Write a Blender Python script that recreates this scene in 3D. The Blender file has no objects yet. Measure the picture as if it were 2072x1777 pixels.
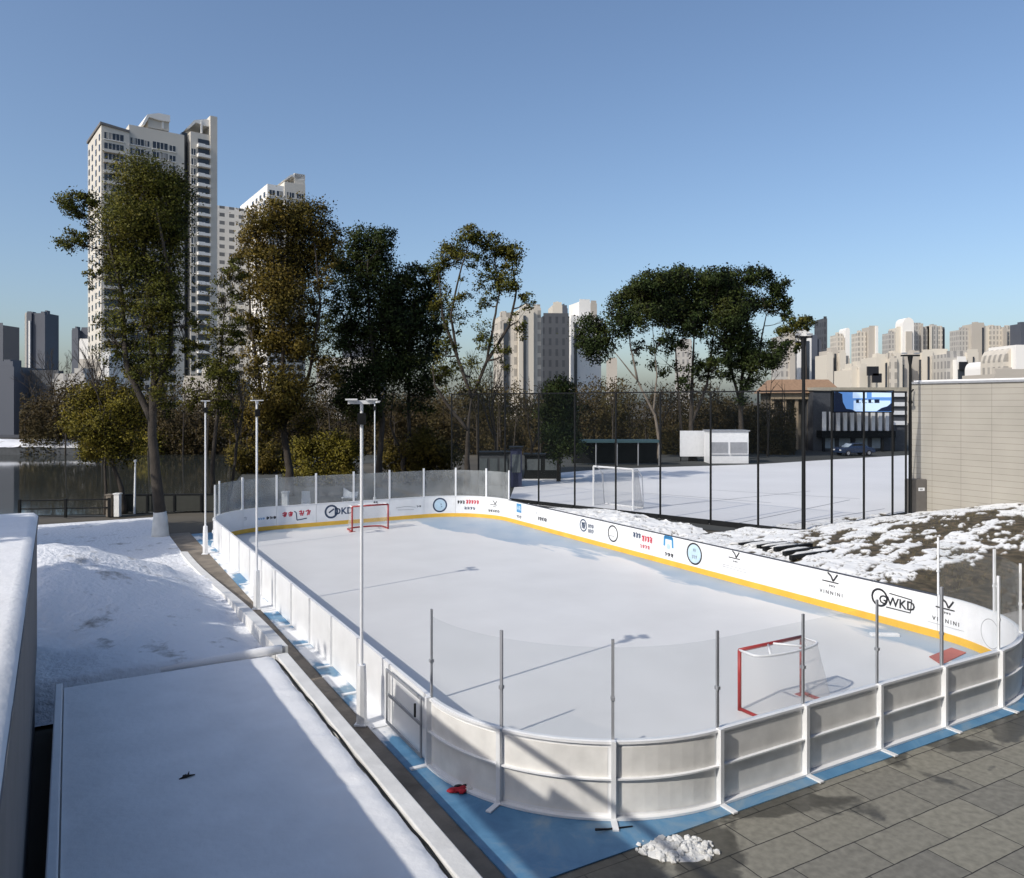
import bpy, math, random
import numpy as np
from mathutils import Vector, Matrix
random.seed(7); rng = np.random.default_rng(11)
SC = bpy.context.scene
COL = SC.collection
R = math.radians
# ------------------------------------------------------------------ camera, sky, sun, exposure
H = 6.2; F = 1580.0; CX = 1036.0; HZ = 814.0          # eye height and lens, in units of a 2072 x 1777 frame
cam = bpy.data.cameras.new("camera"); camo = bpy.data.objects.new("camera", cam); COL.objects.link(camo)
camo.location = (0, 0, H); camo.rotation_euler = (R(90), 0, 0)
cam.sensor_width = 36; cam.sensor_fit = 'HORIZONTAL'; cam.lens = 36 * F / 2072; cam.shift_y = -74.5 / 2072
cam.clip_start = 0.1; cam.clip_end = 6000
SC.camera = camo
SUN_EL = R(37.0); SUN_TO = Vector((0.748, 0.663)).normalized()
W = bpy.data.worlds.new("World"); SC.world = W; W.use_nodes = True
nt = W.node_tree; bg = nt.nodes['Background']
sky = nt.nodes.new('ShaderNodeTexSky'); sky.sky_type = 'NISHITA'; sky.sun_disc = False
sky.sun_elevation = SUN_EL; sky.sun_rotation = math.atan2(-SUN_TO.x, -SUN_TO.y)
sky.air_density = 1.0; sky.dust_density = 2.3; sky.ozone_density = 3.2; sky.altitude = 50
nt.links.new(sky.outputs[0], bg.inputs[0]); bg.inputs[1].default_value = 0.124
sl = bpy.data.lights.new("sun", 'SUN'); sl.energy = 2.5; sl.angle = R(0.5); sl.color = (1.0, 0.945, 0.86)
so = bpy.data.objects.new("sun", sl); COL.objects.link(so)
so.rotation_euler = Vector((SUN_TO.x * math.cos(SUN_EL), SUN_TO.y * math.cos(SUN_EL), -math.sin(SUN_EL))).to_track_quat('-Z', 'Y').to_euler()
SC.view_settings.view_transform = 'Standard'; SC.view_settings.look = 'None'
SC.view_settings.exposure = 0.35; SC.view_settings.gamma = 1.0
SC.render.engine = 'CYCLES'
SC.cycles.max_bounces = 8; SC.cycles.transparent_max_bounces = 24

# ------------------------------------------------------------------ helpers
AL = R(29.5); CA, SA = math.cos(AL), math.sin(AL)
def rk(w, u, z=0.0): return Vector((CA * w - SA * u, SA * w + CA * u, z))       # rink axes (across, along) to world
def rwu(x, y): return (CA * x + SA * y, -SA * x + CA * y)
def at(px, py, Y): return Vector(((px - CX) * Y / F, Y, H + (HZ - py) * Y / F))
def gnd(px, py, h=0.0):
    Y = (H - h) * F / (py - HZ); return Vector(((px - CX) * Y / F, Y, h))

def tag(o, label=None, cat=None, group=None, kind=None):
    if label: o['label'] = label
    if cat: o['category'] = cat
    if group: o['group'] = group
    if kind: o['kind'] = kind
    return o
def empty(name, loc=(0, 0, 0), rz=0, label=None, cat=None, group=None):
    o = bpy.data.objects.new(name, None); o.empty_display_size = .2
    o.location = loc; o.rotation_euler = (0, 0, rz); COL.objects.link(o)
    return tag(o, label, cat, group)
def copy_tree(o, parent=None):
    c = o.copy(); COL.objects.link(c)
    if parent: c.parent = parent
    for ch in [x for x in o.children]: copy_tree(ch, c)
    return c

class MB:
    def __init__(s): s.v = []; s.f = []; s.m = []; s.cm = 0
    def add(s, vs, fs):
        b = len(s.v); s.v += [tuple(x) for x in vs]
        s.f += [tuple(i + b for i in f) for f in fs]; s.m += [s.cm] * len(fs); return s
    def box(s, c, sz, rz=0.0):
        cx, cy, cz = c; a, b, d = sz[0] / 2, sz[1] / 2, sz[2] / 2
        co, si = math.cos(rz), math.sin(rz); vs = []
        for z in (-d, d):
            for x, y in ((-a, -b), (a, -b), (a, b), (-a, b)):
                vs.append((cx + x * co - y * si, cy + x * si + y * co, cz + z))
        return s.add(vs, [(3, 2, 1, 0), (4, 5, 6, 7), (0, 1, 5, 4), (1, 2, 6, 5), (2, 3, 7, 6), (3, 0, 4, 7)])
    def bx(s, x0, x1, y0, y1, z0, z1): return s.box(((x0 + x1) / 2, (y0 + y1) / 2, (z0 + z1) / 2), (x1 - x0, y1 - y0, z1 - z0))
    def prism(s, poly, z0, z1):
        n = len(poly); vs = [(p[0], p[1], z0) for p in poly] + [(p[0], p[1], z1) for p in poly]
        return s.add(vs, [tuple(range(n - 1, -1, -1)), tuple(range(n, 2 * n))] + [(i, (i + 1) % n, n + (i + 1) % n, n + i) for i in range(n)])
    def tube(s, pts, rad, n=6, cap=True):
        pts = [Vector(p) for p in pts]
        if not hasattr(rad, '__len__'): rad = [rad] * len(pts)
        rings = []; ref = Vector((0.31, 0.17, 0.93)).normalized()
        for i, p in enumerate(pts):
            d = (pts[min(i + 1, len(pts) - 1)] - pts[max(i - 1, 0)])
            d = d.normalized() if d.length > 1e-9 else Vector((0, 0, 1))
            a = d.cross(ref if abs(d.dot(ref)) < .97 else Vector((1, 0, 0))).normalized(); b = d.cross(a)
            rings.append([p + (a * math.cos(2 * math.pi * k / n) + b * math.sin(2 * math.pi * k / n)) * rad[i] for k in range(n)])
        vs = [v for r in rings for v in r]; fs = []
        for i in range(len(pts) - 1):
            for k in range(n):
                fs.append((i * n + k, i * n + (k + 1) % n, (i + 1) * n + (k + 1) % n, (i + 1) * n + k))
        if cap: fs += [tuple(range(n))[::-1], tuple((len(pts) - 1) * n + k for k in range(n))]
        return s.add(vs, fs)
    def cyl(s, c, r, h, n=12, r2=None): return s.tube([c, (c[0], c[1], c[2] + h)], [r, r if r2 is None else r2], n)
    def lump(s, c, r, seed=0, n=8, m=5):
        rg = random.Random(seed); vs = []; fs = []
        for j in range(m + 1):
            t = math.pi * j / m
            for k in range(n):
                p = 2 * math.pi * k / n; q = rg.uniform(.75, 1.15)
                vs.append((c[0] + r[0] * q * math.sin(t) * math.cos(p), c[1] + r[1] * q * math.sin(t) * math.sin(p), c[2] + r[2] * (q if 0 < j < m else 1) * math.cos(t)))
        for j in range(m):
            for k in range(n): fs.append((j * n + k, (j + 1) * n + k, (j + 1) * n + (k + 1) % n, j * n + (k + 1) % n))
        return s.add(vs, fs)
    def build(s, name, mats, parent=None, smooth=False, rel=None, bevel=0):
        me = bpy.data.meshes.new(name)
        if rel is not None: s.v = [(x - rel[0], y - rel[1], z - rel[2]) for x, y, z in s.v]
        me.from_pydata(s.v, [], s.f)
        for m in (mats if isinstance(mats, (list, tuple)) else [mats]): me.materials.append(m)
        me.polygons.foreach_set('material_index', s.m)
        if smooth: me.polygons.foreach_set('use_smooth', [True] * len(s.f))
        me.update()
        o = bpy.data.objects.new(name, me); COL.objects.link(o)
        if parent: o.parent = parent
        if bevel:
            b = o.modifiers.new('bevel', 'BEVEL'); b.width = bevel; b.segments = 2; b.limit_method = 'ANGLE'
        return o

def np_mesh(name, V, Fq, mat, parent=None, smooth=False, k=4):
    me = bpy.data.meshes.new(name); nf = len(Fq)
    me.vertices.add(len(V)); me.vertices.foreach_set('co', np.asarray(V, np.float32).ravel())
    me.loops.add(nf * k); me.loops.foreach_set('vertex_index', np.asarray(Fq, np.int32).ravel())
    me.polygons.add(nf); me.polygons.foreach_set('loop_start', np.arange(0, nf * k, k, dtype=np.int32))
    me.polygons.foreach_set('loop_total', np.full(nf, k, np.int32))
    if smooth: me.polygons.foreach_set('use_smooth', np.ones(nf, bool))
    me.materials.append(mat); me.update(); me.validate()
    o = bpy.data.objects.new(name, me); COL.objects.link(o)
    if parent: o.parent = parent
    return o

class Noise2:
    def __init__(s, seed): s.t = np.random.default_rng(seed).random((256, 256))
    def v(s, x, y):
        xi = np.floor(x).astype(int); yi = np.floor(y).astype(int); fx = x - xi; fy = y - yi
        fx = fx * fx * (3 - 2 * fx); fy = fy * fy * (3 - 2 * fy); t = s.t
        g = lambda i, j: t[(xi + i) % 256, (yi + j) % 256]
        return (g(0, 0) * (1 - fx) + g(1, 0) * fx) * (1 - fy) + (g(0, 1) * (1 - fx) + g(1, 1) * fx) * fy
    def fbm(s, x, y, o=4):
        r = 0; a = .5; t = 0
        for i in range(o): r = r + a * s.v(x * 2 ** i + 17.3 * i, y * 2 ** i + 5.1 * i); t += a; a *= .5
        return r / t
def sstep(a, b, x):
    t = np.clip((x - a) / (b - a), 0, 1); return t * t * (3 - 2 * t)

# ------------------------------------------------------------------ materials
def new_mat(name):
    m = bpy.data.materials.new(name); m.use_nodes = True
    return m, m.node_tree.nodes, m.node_tree.links, m.node_tree.nodes['Principled BSDF']
def mat(name, col, rough=.6, metal=0.0, var=.12, scale=3.0, bump=0.0, spec=.5, bscale=None):
    m, N, L, P = new_mat(name)
    P.inputs['Roughness'].default_value = rough; P.inputs['Metallic'].default_value = metal
    P.inputs['Specular IOR Level'].default_value = spec
    tc = N.new('ShaderNodeTexCoord'); n = N.new('ShaderNodeTexNoise'); n.inputs['Scale'].default_value = scale; n.inputs['Detail'].default_value = 5
    L.new(tc.outputs['Object'], n.inputs['Vector'])
    r = N.new('ShaderNodeValToRGB'); r.color_ramp.elements[0].position = .3; r.color_ramp.elements[1].position = .7
    r.color_ramp.elements[0].color = tuple(c * (1 - var) for c in col) + (1,); r.color_ramp.elements[1].color = tuple(min(1, c * (1 + var)) for c in col) + (1,)
    L.new(n.outputs['Fac'], r.inputs['Fac']); L.new(r.outputs['Color'], P.inputs['Base Color'])
    if bump:
        n2 = N.new('ShaderNodeTexNoise'); n2.inputs['Scale'].default_value = bscale or scale * 6; n2.inputs['Detail'].default_value = 6
        L.new(tc.outputs['Object'], n2.inputs['Vector'])
        b = N.new('ShaderNodeBump'); b.inputs['Strength'].default_value = bump; b.inputs['Distance'].default_value = .05
        L.new(n2.outputs['Fac'], b.inputs['Height']); L.new(b.outputs['Normal'], P.inputs['Normal'])
    return m
def leaf_mat(name, c1, c2, c3, scale=.35):
    m, N, L, P = new_mat(name); P.inputs['Roughness'].default_value = .6; P.inputs['Specular IOR Level'].default_value = .2
    tc = N.new('ShaderNodeTexCoord'); n = N.new('ShaderNodeTexNoise'); n.inputs['Scale'].default_value = scale; n.inputs['Detail'].default_value = 6; n.inputs['Roughness'].default_value = .7
    L.new(tc.outputs['Object'], n.inputs['Vector'])
    r = N.new('ShaderNodeValToRGB'); e = r.color_ramp.elements; e[0].position = .32; e[0].color = c1 + (1,); e[1].position = .68; e[1].color = c3 + (1,)
    k = e.new(.5); k.color = c2 + (1,)
    L.new(n.outputs['Fac'], r.inputs['Fac']); L.new(r.outputs['Color'], P.inputs['Base Color'])
    t = N.new('ShaderNodeBsdfTranslucent'); L.new(r.outputs['Color'], t.inputs[0])
    at_ = N.new('ShaderNodeAttribute'); at_.attribute_name = 'tuft'; L.new(at_.outputs['Vector'], P.inputs['Normal']); L.new(at_.outputs['Vector'], t.inputs['Normal'])
    x = N.new('ShaderNodeMixShader'); x.inputs[0].default_value = .28; L.new(P.outputs[0], x.inputs[1]); L.new(t.outputs[0], x.inputs[2]); L.new(x.outputs[0], N['Material Output'].inputs[0])
    return m
def math_node(N, L, op, a, b=None, clamp=False):
    n = N.new('ShaderNodeMath'); n.operation = op; n.use_clamp = clamp
    for i, x in enumerate((a, b)):
        if x is None: continue
        if isinstance(x, (int, float)): n.inputs[i].default_value = x
        else: L.new(x, n.inputs[i])
    return n.outputs[0]
def glass_mat(name, tint, body, gloss=.35, rough=.03, dirty=.0):
    m, N, L, P = new_mat(name); N.remove(P); out = N['Material Output']
    t = N.new('ShaderNodeBsdfTransparent'); t.inputs[0].default_value = tint + (1,)
    g = N.new('ShaderNodeBsdfGlossy'); g.inputs['Roughness'].default_value = rough
    d = N.new('ShaderNodeBsdfDiffuse'); d.inputs[0].default_value = (.7, .72, .72, 1)
    lw = N.new('ShaderNodeLayerWeight'); lw.inputs[0].default_value = .5
    fr = math_node(N, L, 'ADD', .015, math_node(N, L, 'MULTIPLY', math_node(N, L, 'POWER', lw.outputs['Facing'], 5.0), gloss))
    m1 = N.new('ShaderNodeMixShader'); L.new(fr, m1.inputs[0]); L.new(t.outputs[0], m1.inputs[1]); L.new(g.outputs[0], m1.inputs[2])
    m2 = N.new('ShaderNodeMixShader'); L.new(m1.outputs[0], m2.inputs[1]); L.new(d.outputs[0], m2.inputs[2])
    tc = N.new('ShaderNodeTexCoord'); n = N.new('ShaderNodeTexNoise'); n.inputs['Scale'].default_value = 1.3; n.inputs['Detail'].default_value = 4
    L.new(tc.outputs['Object'], n.inputs['Vector'])
    mp = N.new('ShaderNodeMapRange'); mp.inputs[1].default_value = .3; mp.inputs[2].default_value = .7; mp.inputs[3].default_value = body * .6; mp.inputs[4].default_value = body * 1.4
    L.new(n.outputs['Fac'], mp.inputs[0]); L.new(mp.outputs[0], m2.inputs[0]); L.new(m2.outputs[0], out.inputs[0])
    return m
def net_mat(name, col, cover):
    m, N, L, P = new_mat(name); N.remove(P); out = N['Material Output']
    t = N.new('ShaderNodeBsdfTransparent'); d = N.new('ShaderNodeBsdfDiffuse'); d.inputs[0].default_value = col + (1,)
    x = N.new('ShaderNodeMixShader'); x.inputs[0].default_value = cover
    L.new(t.outputs[0], x.inputs[1]); L.new(d.outputs[0], x.inputs[2]); L.new(x.outputs[0], out.inputs[0]); return m

M = {}
M['board'] = mat('white_board_plastic', (.83, .835, .84), .35, var=.05, scale=2.2, bump=.03, bscale=9)
M['boardback'] = mat('board_back_panel', (.80, .785, .75), .5, var=.11, scale=2.6)
M['kick'] = mat('yellow_kick_strip', (.80, .47, .06), .45, var=.08, scale=2)
M['cap'] = mat('cap_shadow_dark', (.05, .055, .07), .5)
M['whitemetal'] = mat('white_painted_metal', (.78, .79, .80), .4, var=.05)
M['greymetal'] = mat('grey_metal', (.30, .31, .33), .45, var=.1)
M['darkmetal'] = mat('black_painted_metal', (.010, .011, .012), .6, var=.2, spec=.2)
M['glass'] = glass_mat('clear_acrylic', (.97, .975, .975), .014, gloss=.25)
M['farglass'] = glass_mat('dull_acrylic', (.82, .84, .85), .17)
M['red'] = mat('red_steel', (.33, .028, .028), .45, var=.15)
M['netting'] = net_mat('white_goal_net', (.62, .60, .58), .24)
M['fencenet'] = net_mat('dark_fence_mesh', (.02, .026, .028), .13)
M['black'] = mat('black_print', (.012, .012, .016), .5)
M['navy'] = mat('navy_print', (.03, .055, .11), .5)
M['redp'] = mat('red_print', (.55, .04, .07), .5)
M['bluep'] = mat('blue_print', (.06, .28, .55), .5)
M['paleblue'] = mat('pale_blue_print', (.52, .68, .80), .5)
M['seam'] = mat('seam_grey', (.30, .30, .31), .6)
M['bark'] = mat('dark_bark', (.045, .036, .028), .9, var=.35, scale=2, bump=.5)
M['barkpale'] = mat('pale_bark', (.17, .14, .11), .9, var=.3, scale=2)
M['whitewash'] = mat('whitewash', (.62, .62, .60), .9, var=.1)
M['concrete'] = mat('stained_concrete', (.20, .17, .135), .85, var=.35, scale=1.6, bump=.4)
M['asphalt'] = mat('dark_asphalt', (.055, .055, .058), .85, var=.25, scale=.4)
M['groundm'] = mat('winter_ground', (.085, .075, .058), .95, var=.35, scale=.15)
M['plaza'] = mat('tan_path', (.27, .25, .22), .85, var=.22, scale=.5, bump=.2)
M['field'] = mat('white_court_floor', (.80, .80, .80), .7, var=.05, scale=.15)
M['fieldline'] = mat('court_line', (.30, .31, .33), .7)
M['darkplaza'] = mat('far_plaza', (.075, .078, .075), .95, spec=.1, var=.2, scale=.1)
M['parapet'] = mat('grey_render_wall', (.17, .165, .165), .85, var=.12, scale=1.0, bump=.1)
M['snowtop'] = mat('smooth_snow', (.84, .84, .84), .8, var=.05, scale=1.3, bump=.25, bscale=9)
M['ledge'] = mat('pale_ledge', (.74, .73, .70), .75, var=.1, scale=2, bump=.2)
M['hostwin'] = mat('added_building_glass', (.03, .035, .045), .2)
M['water'] = mat('still_pond_water', (.035, .040, .036), .06, var=.15, scale=.1, spec=.5, bump=.04, bscale=.8)
M['bronze'] = mat('dark_bronze', (.02, .02, .024), .5)
M['snowlump'] = mat('lumpy_snow', (.72, .72, .70), .8, var=.12, scale=14, bump=.4)

def snow_bank_mat():
    m, N, L, P = new_mat('bank_snow'); P.inputs['Roughness'].default_value = .8
    tc = N.new('ShaderNodeTexCoord')
    n = N.new('ShaderNodeTexNoise'); n.inputs['Scale'].default_value = .9; n.inputs['Detail'].default_value = 9; n.inputs['Roughness'].default_value = .68
    L.new(tc.outputs['Object'], n.inputs['Vector'])
    r = N.new('ShaderNodeValToRGB'); e = r.color_ramp.elements
    e[0].position = .31; e[0].color = (.30, .29, .27, 1); e[1].position = .43; e[1].color = (.80, .81, .83, 1)
    L.new(n.outputs['Fac'], r.inputs['Fac']); L.new(r.outputs['Color'], P.inputs['Base Color'])
    n2 = N.new('ShaderNodeTexNoise'); n2.inputs['Scale'].default_value = 7; n2.inputs['Detail'].default_value = 6; L.new(tc.outputs['Object'], n2.inputs['Vector'])
    b = N.new('ShaderNodeBump'); b.inputs['Strength'].default_value = .6; b.inputs['Distance'].default_value = .12
    L.new(n2.outputs['Fac'], b.inputs['Height']); L.new(b.outputs['Normal'], P.inputs['Normal']); return m
M['bank'] = snow_bank_mat()

def mound_mat():
    m, N, L, P = new_mat('patchy_snow_on_soil'); P.inputs['Roughness'].default_value = .85
    a = N.new('ShaderNodeAttribute'); a.attribute_name = 'cover'
    tc = N.new('ShaderNodeTexCoord'); n = N.new('ShaderNodeTexNoise'); n.inputs['Scale'].default_value = 3.5; n.inputs['Detail'].default_value = 7; L.new(tc.outputs['Object'], n.inputs['Vector'])
    r = N.new('ShaderNodeValToRGB'); e = r.color_ramp.elements; e[0].position = .3; e[0].color = (.028, .02, .013, 1); e[1].position = .7; e[1].color = (.14, .10, .062, 1)
    k = e.new(.5); k.color = (.075, .062, .036, 1)
    L.new(n.outputs['Fac'], r.inputs['Fac'])
    mx = N.new('ShaderNodeMix'); mx.data_type = 'RGBA'
    L.new(a.outputs['Fac'], mx.inputs[0]); L.new(r.outputs['Color'], mx.inputs[6]); mx.inputs[7].default_value = (.82, .82, .80, 1)
    L.new(mx.outputs[2], P.inputs['Base Color']); return m
M['mound'] = mound_mat()

W0, W1, U0, U1, RC = 5.4, 19.7, 8.97, 38.5, 3.3     # rink: left, right, near, far board lines and corner radius
def ice_mat():
    m, N, L, P = new_mat('worn_rink_ice'); P.inputs['Roughness'].default_value = .38; P.inputs['Specular IOR Level'].default_value = .2
    tc = N.new('ShaderNodeTexCoord'); sx = N.new('ShaderNodeSeparateXYZ'); L.new(tc.outputs['Object'], sx.inputs[0])
    mp = N.new('ShaderNodeMapping'); mp.inputs['Scale'].default_value = (.55, .16, 1); L.new(tc.outputs['Object'], mp.inputs[0])
    n = N.new('ShaderNodeTexNoise'); n.inputs['Scale'].default_value = 1.0; n.inputs['Detail'].default_value = 8; n.inputs['Roughness'].default_value = .55; L.new(mp.outputs[0], n.inputs['Vector'])
    # melted strip by the right boards, and the bare far right corner
    far = N.new('ShaderNodeMapRange'); far.inputs[1].default_value = 24; far.inputs[2].default_value = 36; far.inputs[3].default_value = 0; far.inputs[4].default_value = 3.0; L.new(sx.outputs[1], far.inputs[0])
    wid = math_node(N, L, 'ADD', math_node(N, L, 'MULTIPLY', math_node(N, L, 'SUBTRACT', n.outputs['Fac'], .26), 5.2), far.outputs[0])
    d = math_node(N, L, 'SUBTRACT', wid, math_node(N, L, 'SUBTRACT', W1, sx.outputs[0]))
    f1 = math_node(N, L, 'MULTIPLY', d, 3.5, True)
    far2 = math_node(N, L, 'SUBTRACT', sx.outputs[1], U1 - .15)
    d2 = math_node(N, L, 'ADD', far2, math_node(N, L, 'MULTIPLY', n.outputs['Fac'], 1.9))
    f2 = math_node(N, L, 'MULTIPLY', d2, 2.0, True)
    n3 = N.new('ShaderNodeTexNoise'); n3.inputs['Scale'].default_value = .5; n3.inputs['Detail'].default_value = 6; L.new(tc.outputs['Object'], n3.inputs['Vector'])
    f = math_node(N, L, 'MULTIPLY', math_node(N, L, 'MAXIMUM', f1, f2), math_node(N, L, 'ADD', .45, math_node(N, L, 'MULTIPLY', n3.outputs['Fac'], .75)), True)
    c2 = N.new('ShaderNodeValToRGB'); c2.color_ramp.elements[0].color = (.69, .685, .67, 1); c2.color_ramp.elements[1].color = (.735, .73, .715, 1)
    c2.color_ramp.elements[0].position = .35; c2.color_ramp.elements[1].position = .65; L.new(n3.outputs['Fac'], c2.inputs['Fac'])
    mx = N.new('ShaderNodeMix'); mx.data_type = 'RGBA'; L.new(f, mx.inputs[0]); L.new(c2.outputs['Color'], mx.inputs[6]); mx.inputs[7].default_value = (.25, .36, .48, 1)
    n6 = N.new('ShaderNodeTexNoise'); n6.inputs['Scale'].default_value = 1; n6.inputs['Detail'].default_value = 4; mp6 = N.new('ShaderNodeMapping'); mp6.inputs['Scale'].default_value = (1.2, 38, 1); mp6.inputs['Rotation'].default_value = (0, 0, .5); L.new(tc.outputs['Object'], mp6.inputs[0]); L.new(mp6.outputs[0], n6.inputs['Vector'])
    sc6 = N.new('ShaderNodeMapRange'); sc6.inputs[1].default_value = .66; sc6.inputs[2].default_value = .74; sc6.inputs[3].default_value = 1; sc6.inputs[4].default_value = .93; L.new(n6.outputs['Fac'], sc6.inputs[0])
    m6 = N.new('ShaderNodeMix'); m6.data_type = 'RGBA'; m6.blend_type = 'MULTIPLY'; m6.inputs[0].default_value = 1; L.new(mx.outputs[2], m6.inputs[6]); L.new(sc6.outputs[0], m6.inputs[7])
    L.new(m6.outputs[2], P.inputs['Base Color']); return m
M['ice'] = ice_mat()
def pad_mat():
    m, N, L, P = new_mat('scuffed_blue_pad'); P.inputs['Roughness'].default_value = .6
    tc = N.new('ShaderNodeTexCoord'); sx = N.new('ShaderNodeSeparateXYZ'); L.new(tc.outputs['Object'], sx.inputs[0])
    n = N.new('ShaderNodeTexNoise'); n.inputs['Scale'].default_value = .9; n.inputs['Detail'].default_value = 8; n.inputs['Roughness'].default_value = .65; n.inputs['Distortion'].default_value = .6; L.new(tc.outputs['Object'], n.inputs['Vector'])
    r = N.new('ShaderNodeValToRGB'); e = r.color_ramp.elements; e[0].position = .34; e[0].color = (.06, .17, .31, 1); e[1].position = .68; e[1].color = (.24, .32, .38, 1)
    k = e.new(.5); k.color = (.095, .24, .40, 1); L.new(n.outputs['Fac'], r.inputs['Fac'])
    # trodden snow left lying along the long side by the ledge
    a = math_node(N, L, 'MULTIPLY', math_node(N, L, 'SUBTRACT', 5.42, sx.outputs[0]), 20, True)
    b = math_node(N, L, 'MULTIPLY', math_node(N, L, 'SUBTRACT', sx.outputs[1], 12.6), 1.2, True)
    mp = N.new('ShaderNodeMapping'); mp.inputs['Scale'].default_value = (1.2, .55, 1); L.new(tc.outputs['Object'], mp.inputs[0])
    n2 = N.new('ShaderNodeTexNoise'); n2.inputs['Scale'].default_value = 1.2; n2.inputs['Detail'].default_value = 5; L.new(mp.outputs[0], n2.inputs['Vector'])
    c = math_node(N, L, 'MULTIPLY', math_node(N, L, 'SUBTRACT', n2.outputs['Fac'], .45), 14, True)
    f = math_node(N, L, 'MULTIPLY', math_node(N, L, 'MULTIPLY', a, b), c)
    mx = N.new('ShaderNodeMix'); mx.data_type = 'RGBA'; L.new(f, mx.inputs[0]); L.new(r.outputs['Color'], mx.inputs[6]); mx.inputs[7].default_value = (.78, .79, .80, 1)
    L.new(mx.outputs[2], P.inputs['Base Color']); return m
M['pad'] = pad_mat()
def paver_mat():
    m, N, L, P = new_mat('stone_pavers')
    tc = N.new('ShaderNodeTexCoord'); mp = N.new('ShaderNodeMapping'); mp.inputs['Location'].default_value = (.37, .22, 0); L.new(tc.outputs['Object'], mp.inputs[0])
    n0 = N.new('ShaderNodeTexNoise'); n0.inputs['Scale'].default_value = 2.5; L.new(tc.outputs['Object'], n0.inputs['Vector'])
    va = N.new('ShaderNodeVectorMath'); va.operation = 'MULTIPLY_ADD'; L.new(n0.outputs['Color'], va.inputs[0]); va.inputs[1].default_value = (.03, .03, 0); L.new(mp.outputs[0], va.inputs[2])
    b = N.new('ShaderNodeTexBrick'); b.inputs['Scale'].default_value = 1; b.inputs['Brick Width'].default_value = 1.25; b.inputs['Row Height'].default_value = .62; b.inputs['Mortar Size'].default_value = .009
    b.inputs['Color1'].default_value = (.25, .237, .19, 1); b.inputs['Color2'].default_value = (.19, .182, .155, 1); b.inputs['Mortar'].default_value = (.03, .028, .025, 1)
    b.offset = .42; L.new(va.outputs[0], b.inputs['Vector'])
    n = N.new('ShaderNodeTexNoise'); n.inputs['Scale'].default_value = .75; n.inputs['Detail'].default_value = 7; n.inputs['Roughness'].default_value = .55; n.inputs['Distortion'].default_value = .4; L.new(tc.outputs['Object'], n.inputs['Vector'])
    sx = N.new('ShaderNodeSeparateXYZ'); L.new(tc.outputs['Object'], sx.inputs[0])
    near = N.new('ShaderNodeMapRange'); near.inputs[1].default_value = 7.0; near.inputs[2].default_value = 8.6; near.inputs[3].default_value = -.10; near.inputs[4].default_value = .13; L.new(sx.outputs[1], near.inputs[0])
    lf = N.new('ShaderNodeMapRange'); lf.inputs[1].default_value = 7.2; lf.inputs[2].default_value = 9.5; lf.inputs[3].default_value = .10; lf.inputs[4].default_value = 0; L.new(sx.outputs[0], lf.inputs[0])
    v = math_node(N, L, 'ADD', math_node(N, L, 'ADD', n.outputs['Fac'], near.outputs[0]), lf.outputs[0])
    wet = math_node(N, L, 'MULTIPLY', math_node(N, L, 'SUBTRACT', v, .56), 22, True)
    n4 = N.new('ShaderNodeTexNoise'); n4.inputs['Scale'].default_value = 9; n4.inputs['Detail'].default_value = 7; L.new(tc.outputs['Object'], n4.inputs['Vector'])
    mr = N.new('ShaderNodeMapRange'); mr.inputs[1].default_value = .25; mr.inputs[2].default_value = .75; mr.inputs[3].default_value = .74; mr.inputs[4].default_value = 1.22; L.new(n4.outputs['Fac'], mr.inputs[0])
    k = math_node(N, L, 'MULTIPLY', mr.outputs[0], math_node(N, L, 'SUBTRACT', 1.0, math_node(N, L, 'MULTIPLY', wet, .62)))
    mx = N.new('ShaderNodeMix'); mx.data_type = 'RGBA'; mx.blend_type = 'MULTIPLY'; mx.inputs[0].default_value = 1; L.new(b.outputs['Color'], mx.inputs[6]); L.new(k, mx.inputs[7])
    L.new(mx.outputs[2], P.inputs['Base Color'])
    L.new(math_node(N, L, 'SUBTRACT', .8, math_node(N, L, 'MULTIPLY', wet, .42)), P.inputs['Roughness'])
    bp = N.new('ShaderNodeBump'); bp.inputs['Strength'].default_value = .4; bp.inputs['Distance'].default_value = .02; L.new(math_node(N, L, 'SUBTRACT', math_node(N, L, 'MULTIPLY', n4.outputs['Fac'], .4), b.outputs['Fac']), bp.inputs['Height']); L.new(bp.outputs[0], P.inputs['Normal'])
    return m
M['paver'] = paver_mat()
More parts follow.
